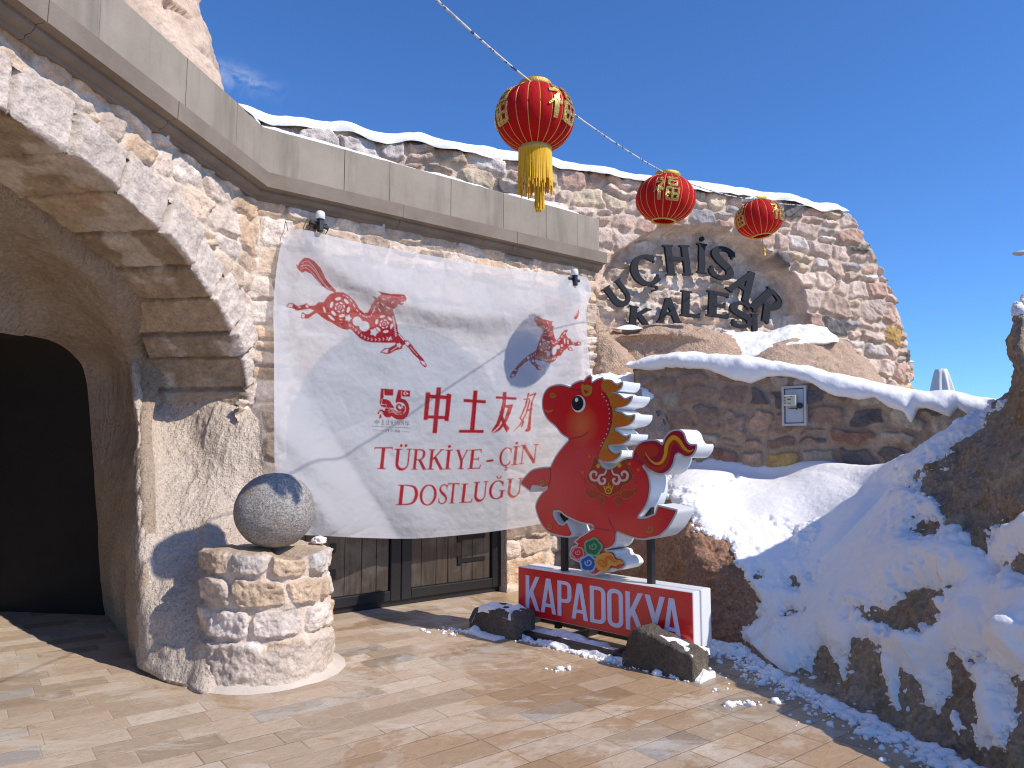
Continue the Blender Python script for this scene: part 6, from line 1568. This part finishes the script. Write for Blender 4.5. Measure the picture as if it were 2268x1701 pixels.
# four clouds under the hoof
def cloudp(cx, cy, r_, seed, n=5, sx=1.0):
    rr = np.random.RandomState(seed); a0 = rr.rand() * 6; pts_ = []
    for t_ in np.linspace(0, 2 * math.pi, 60, endpoint=False): k = .86 + .16 * abs(math.cos((t_ + a0) * n / 2)); pts_.append((cx + r_ * k * math.cos(t_) * sx, cy + r_ * k * math.sin(t_)))
    return np.array(pts_)
CLD = [('red_cloud', 845, 285, 58, 3, M_ROSE2, M_ROSE), ('green_cloud', 975, 235, 82, 5, M_GREEN2, M_GREEN), ('blue_cloud', 935, 372, 78, 8, M_BLUE2, M_BLUE)]
for i, (nm, cx, cy, r_, sd__, m1, m2) in enumerate(CLD):
    k_ = flatpoly([c7(cloudp(cx, cy, r_, sd__))], smp, .010 + .002 * i, sgn, nm, m1)
    flatpoly([c7(cloudp(cx, cy, r_ * .78, sd__))], smp, .011 + .002 * i, k_, 'cloud_fill', m2)
    flatpoly([c7(spiral(cx + r_ * .05, cy - r_ * .12, r_ * .10, r_ * .42, 2.2, 1.2, r_ * .13, r_ * .15, 34))], smp, .0118 + .002 * i, k_, 'cloud_curl', m1)
gcl = c7(catmull([(990, 350), (1010, 310), (1060, 285), (1110, 278), (1150, 300), (1165, 335), (1210, 345), (1238, 368), (1195, 380), (1170, 395), (1130, 390), (1110, 420), (1070, 442), (1030, 430), (1000, 400)], 4, True))
k_ = flatpoly([gcl], smp, .017, sgn, 'gold_cloud', gloss('amber_print', (.62, .33, .06)))
g_, kk_ = inset(gcl, .008); flatpoly([c7(stroke(catmull([(1040, 390), (1085, 395), (1090, 330), (1130, 325), (1150, 350), (1190, 358)], 5), np.r_[np.linspace(14, 34, 13), np.linspace(34, 10, 13)])), c7(spiral(1040, 365, 6, 30, 0, 1.1, 9, 12, 26))], smp, .019, k_, 'cloud_curl', M_ORAN, jit=.0004)
# the box with the word, its posts and the base frame
aL, aR = 0.0, 1.825
zB, zT = .140, .566
bx = MB().box(FS.at((aL + aR) / 2, -.045, (zB + zT) / 2), FS.d, FS.n, UP, (aR - aL) / 2, .045, (zT - zB) / 2, .004).build('sign_box', M_WHITE, sgn)
MB().box(FS.at((aL + aR) / 2, -.105, (zB + zT) / 2), FS.d, FS.n, UP, (aR - aL) / 2 - .012, .015, (zT - zB) / 2 - .012).build('box_groove', M_SILV, bx)
MB().box(FS.at((aL + aR) / 2, -.19, (zB + zT) / 2), FS.d, FS.n, UP, (aR - aL) / 2, .07, (zT - zB) / 2, .004).build('back_box', M_WHITE, bx)
pn = MB().box(FS.at((aL + aR) / 2, .003, (zB + zT) / 2), FS.d, FS.n, UP, (aR - aL) / 2 - .008, .003, (zT - zB) / 2 - .006).build('sign_face', M_RED, bx)
word = 'KAPADOKYA'
LX7 = [(403, 522), (530, 660), (672, 790), (790, 928), (945, 1078), (1092, 1226), (1246, 1396), (1410, 1580), (1560, 1712)]
for ch, (xa, xb) in zip(word, LX7):
    shapes, W = bold(ch)
    a0 = c7([(xa, 700)])[0][0]; a1 = c7([(xb, 700)])[0][0]; z0, z1 = .198, .499
    flatpoly([(np.c_[a0 + o_[:, 0] / W * (a1 - a0), z0 + o_[:, 1] * (z1 - z0)], [np.c_[a0 + h_[:, 0] / W * (a1 - a0), z0 + h_[:, 1] * (z1 - z0)] for h_ in hs_]) for o_, hs_ in shapes], smp, .0085, pn, 'letter', M_LET_SHADE)
for px_ in ((1060 + 727 / 3.814), (1060 + 1456 / 3.814)):
    a_ = ab(px_, 1230)[0]; a_ = FS.hit(px_, 1240, -.10)[0]
    MB().box(FS.at(a_, -.10, .74), FS.d, FS.n, UP, .026, .026, .62, .003).build('post', M_BLACK, sgn)
MB().box(FS.at(.84, .19, .032), FS.d, FS.n, UP, 1.0, .03, .03, .003).build('front_beam', M_BLACK, sgn)
MB().box(FS.at(.78, -.40, .032), FS.d, FS.n, UP, .90, .03, .03, .003).build('rear_beam', M_BLACK, sgn)
for a_ in (-.07, .62, 1.22, 1.64):
    MB().box(FS.at(a_, -.105, .032), FS.d, FS.n, UP, .028, .262, .028, .003).build('cross_beam', M_BLACK, sgn)
for a_ in (.40, 1.45): MB().box(FS.at(a_, -.10, .10), FS.d, FS.n, UP, .025, .025, .042).build('foot', M_BLACK, sgn)
# ------------------------------------------------------------------ stone blocks weighing down the frame
M_BLOCK = mat_rock('dark_basalt_block', (.085, .068, .052), (.17, .14, .11), (.22, .18, .14), 60, .4)
def block(a0, a1, o0, o1, z0, zprof, label, seed):
    """A rough cut stone: length a, depth o, top following zprof along its length."""
    na, no = 60, 30
    q = np.linspace(0, 1, na); top = np.interp(q, *zip(*zprof))
    rows = []
    per = [(0, 0), (0, 1), (.06, 1.0), (.94, 1.0), (1, .94), (1, 0)]
    pr_ = _interp1(np.array([(0, 0), (0, .30), (0, .62), (.0, .95), (.10, 1.0), (.5, 1.02), (.92, 1.0), (1, .93), (1, .4), (1, 0)], float), no)
    g = np.zeros((na, no, 3))
    for i, t_ in enumerate(q):
        for j, (x, y) in enumerate(pr_): g[i, j] = FS.at(a0 + (a1 - a0) * t_, o1 + (o0 - o1) * x, z0 + y * (top[i] - z0))
    e0 = g[:1] * 0 + g[0].mean(0); e1 = g[:1] * 0 + g[-1].mean(0)
    n_ = gnormals(g); g = g + n_ * (.010 * fbm(g, 5, 4, seed) + .007 * fbm(g, 26, 3, seed + 1))[..., None]
    ca, cb = (g[0, 0] + g[0, -1]) / 2, (g[-1, 0] + g[-1, -1]) / 2
    ex_ = FS.d * .012
    g = np.concatenate([ca - ex_ + (g[:1] - ca) * .02, ca - ex_ + (g[:1] - ca) * .93, g, cb + ex_ + (g[-1:] - cb) * .93, cb + ex_ + (g[-1:] - cb) * .02])
    o = gmesh('stone_block', g, M_BLOCK, None, None, None, False, False); return tag(o, label, 'stone', 'stones on the sign base'), g
b1, gA = block(-.30, .26, .06, .33, .0, [(0, .10), (.12, .20), (.3, .235), (.8, .225), (1, .21)], 'rough grey stone block with a snow heap, at the left end of the sign base', 5)
b2, gB = block(1.38, 1.96, .05, .28, .0, [(0, .09), (.05, .17), (.16, .285), (.26, .30), (.36, .285), (.85, .205), (1, .185)], 'dark slanted stone block with a snow crust, at the right end of the sign base', 9)
def heap(label, a0, a1, o0, o1, zf, hgt, seed, n=70, name='snow_heap', fr=None):
    q, r_ = np.meshgrid(np.linspace(0, 1, n), np.linspace(0, 1, 40))
    a_, o_ = a0 + (a1 - a0) * q, o0 + (o1 - o0) * r_
    e = np.clip(np.minimum(np.minimum(q, 1 - q) * 3.2, np.minimum(r_, 1 - r_) * 2.4), 0, 1)
    p = np.stack([a_, o_, a_ * 0], -1)
    e = np.clip(e + .35 * fbm(p, 7, 3, seed) * (e > 0), 0, 1)
    z_ = zf(q) + hgt * (e ** .6) * (.75 + .5 * fbm(p, 4.5, 4, seed + 3)) - .025 * (e < .03) - .01
    g = FS.at(a_, o_, z_); return tag(gmesh(name, g, M_SNOW), label, 'snow', kind='stuff')
heap('snow heap on the left stone block', -.27, .23, .05, .34, lambda q: np.interp(q, [0, .12, .3, .8, 1], [.10, .195, .225, .215, .2]), .10, 3)
heap('snow crust on the right stone block', 1.48, 1.97, .02, .27, lambda q: np.interp(q, [0, .3, 1], [.265, .235, .18]), .05, 12)
heap('snow lying along the front beam of the sign base', .16, 1.42, -.05, .24, lambda q: .035 + 0 * q, .055, 22, 140)
heap('snow left of the front beam on the paving', -.34, .16, .30, .46, lambda q: 0 * q, .045, 26)
heap('snow stuck to the end of the right stone block', 1.94, 2.02, .04, .27, lambda q: .0 + 0 * q, .09, 29)

# ------------------------------------------------------------------ loose snow on the ground
def debris(name, pts_, sizes, label, seed):
    r_ = np.random.RandomState(seed); ico = None
    t_ = (1 + 5 ** .5) / 2
    bv = np.array([(-1, t_, 0), (1, t_, 0), (-1, -t_, 0), (1, -t_, 0), (0, -1, t_), (0, 1, t_), (0, -1, -t_), (0, 1, -t_), (t_, 0, -1), (t_, 0, 1), (-t_, 0, -1), (-t_, 0, 1)]); bv /= np.linalg.norm(bv[0])
    bf = [(0, 11, 5), (0, 5, 1), (0, 1, 7), (0, 7, 10), (0, 10, 11), (1, 5, 9), (5, 11, 4), (11, 10, 2), (10, 7, 6), (7, 1, 8), (3, 9, 4), (3, 4, 2), (3, 2, 6), (3, 6, 8), (3, 8, 9), (4, 9, 5), (2, 4, 11), (6, 2, 10), (8, 6, 7), (9, 8, 1)]
    mid = {}; vs_ = [tuple(x) for x in bv]; fs_ = []
    def m_(i, j):
        k = (min(i, j), max(i, j))
        if k not in mid: q = (np.array(vs_[i]) + vs_[j]); q /= np.linalg.norm(q); mid[k] = len(vs_); vs_.append(tuple(q))
        return mid[k]
    for a_, b_, c_ in bf:
        x, y, z_ = m_(a_, b_), m_(b_, c_), m_(c_, a_); fs_ += [(a_, x, z_), (b_, y, x), (c_, z_, y), (x, y, z_)]
    bv = np.array(vs_); bf = np.array(fs_); V, Fc = [], []
    for k, (p, s_) in enumerate(zip(pts_, sizes)):
        sc_ = s_ * r_.uniform(.6, 1.3, 3) * [1, 1, .7]; v_ = bv * (1 + .28 * r_.randn(len(bv), 1) * .6) * sc_
        V.append(v_ + np.array(p) + [0, 0, s_ * .25]); Fc.append(bf + k * len(bv))
    return tag(mobj(name, np.concatenate(V), np.concatenate(Fc), M_SNOW, None, True), label, 'snow', kind='stuff')
r_ = np.random.RandomState(31); pts_, sz = [], []
bl = np.array([G(1560, 1425), G(1640, 1436), G(1710, 1490), G(1800, 1540), G(1925, 1600), G(2060, 1665), G(2190, 1722)])
for k in range(1900):
    t_ = r_.rand() * 5.99; i = int(t_); p = bl[i] + (bl[i + 1] - bl[i]) * (t_ - i)
    d_ = abs(r_.randn()) ** 1.4 * .10 * (1.5 if t_ < 2.5 else 1.0) - .04
    s_ = np.exp(r_.randn() * .55) * .012 * (1 if d_ < .18 else .7)
    pts_.append(p + np.array([-.80, -.25, 0]) * d_); sz.append(min(s_, .05))
for k in range(520):
    a_ = r_.uniform(.3, 1.95); d_ = .23 + abs(r_.randn()) * .035; pts_.append(FS.at(a_, d_, 0).reshape(3)); sz.append(np.exp(r_.randn() * .6) * .0085)
for cx, cy, n_, sp_, s0 in ((1185, 1412, 60, .12, .010), (1290, 1430, 70, .09, .014), (1350, 1446, 50, .10, .012), (1230, 1485, 12, .05, .012), (1640, 1560, 40, .06, .008), (1010, 1398, 60, .14, .009), (1075, 1400, 80, .10, .012), (1600, 1445, 160, .16, .016), (1560, 1400, 120, .12, .016), (1470, 1460, 22, .03, .022), (1240, 1375, 14, .05, .016)):
    c_ = G(cx, cy)
    for k in range(n_): pts_.append(c_ + np.array([r_.randn() * sp_, r_.randn() * sp_ * .45, 0])); sz.append(np.exp(r_.randn() * .5) * s0)
for p in EDGE_PTS: pts_.append(p); sz.append(np.exp(r_.randn() * .5) * .008)
debris('snow_crumbs', pts_, sz, 'crumbs of melting snow scattered along the slope foot and the sign base', 8)

# ------------------------------------------------------------------ far things
ub = P(2085, 838, 22.0)
um = thing('patio_umbrella', (ub[0], ub[1], 0), 'closed white patio umbrella standing far behind the low wall', 'umbrella')
zt_ = P(2087, 818, 22.0)[2]
ln = np.linspace(0, 2 * math.pi, 97); prof_ = [(.16, 0), (.20, -.12), (.26, -.45), (.36, -1.0), (.46, -1.7), (.34, -1.9)]
g = np.array([[(ub[0] + (r__ * (1 + .16 * math.cos(8 * t_) * min(1, -z_ * 2))) * math.cos(t_), ub[1] + (r__ * (1 + .16 * math.cos(8 * t_) * min(1, -z_ * 2))) * math.sin(t_), zt_ + z_) for t_ in ln] for r__, z_ in [(.02, .02)] + prof_])
gmesh('canopy', g, mat_plain('white_canvas', (.72, .70, .66), .8, .05), um)
MB().tube([(ub[0], ub[1], 0), (ub[0], ub[1], zt_ + .03)], .035, 10).build('pole', M_WHITE, um)
MB().lathe([(.3, 0), (.3, .05), (.08, .09), (.05, .2)], (ub[0], ub[1], 0), 20).build('base', M_BLACK, um)
lh = P(2262, 560, 21.0)
lp_ = thing('street_lamp', (lh[0] + 1.5, lh[1], 0), 'grey street lamp head reaching into the sky at the right edge', 'lamp')
MB().tube([(lh[0] + 1.5, lh[1], 0), (lh[0] + 1.5, lh[1], lh[2] - .3), (lh[0] + 1.2, lh[1], lh[2]), (lh[0] + .3, lh[1], lh[2] + .03)], [.08, .055, .045, .04], 10).build('pole', M_SILV, lp_)
lat = np.linspace(-math.pi / 2, math.pi / 2, 16); lon = np.linspace(0, 2 * math.pi, 33); LO_, LA_ = np.meshgrid(lon, lat)
gmesh('lamp_head', lh + np.stack([np.cos(LA_) * np.cos(LO_) * .28 + .02, np.cos(LA_) * np.sin(LO_) * .14, np.sin(LA_) * .075 + .02 * np.cos(LO_)], -1), M_SILV, lp_)
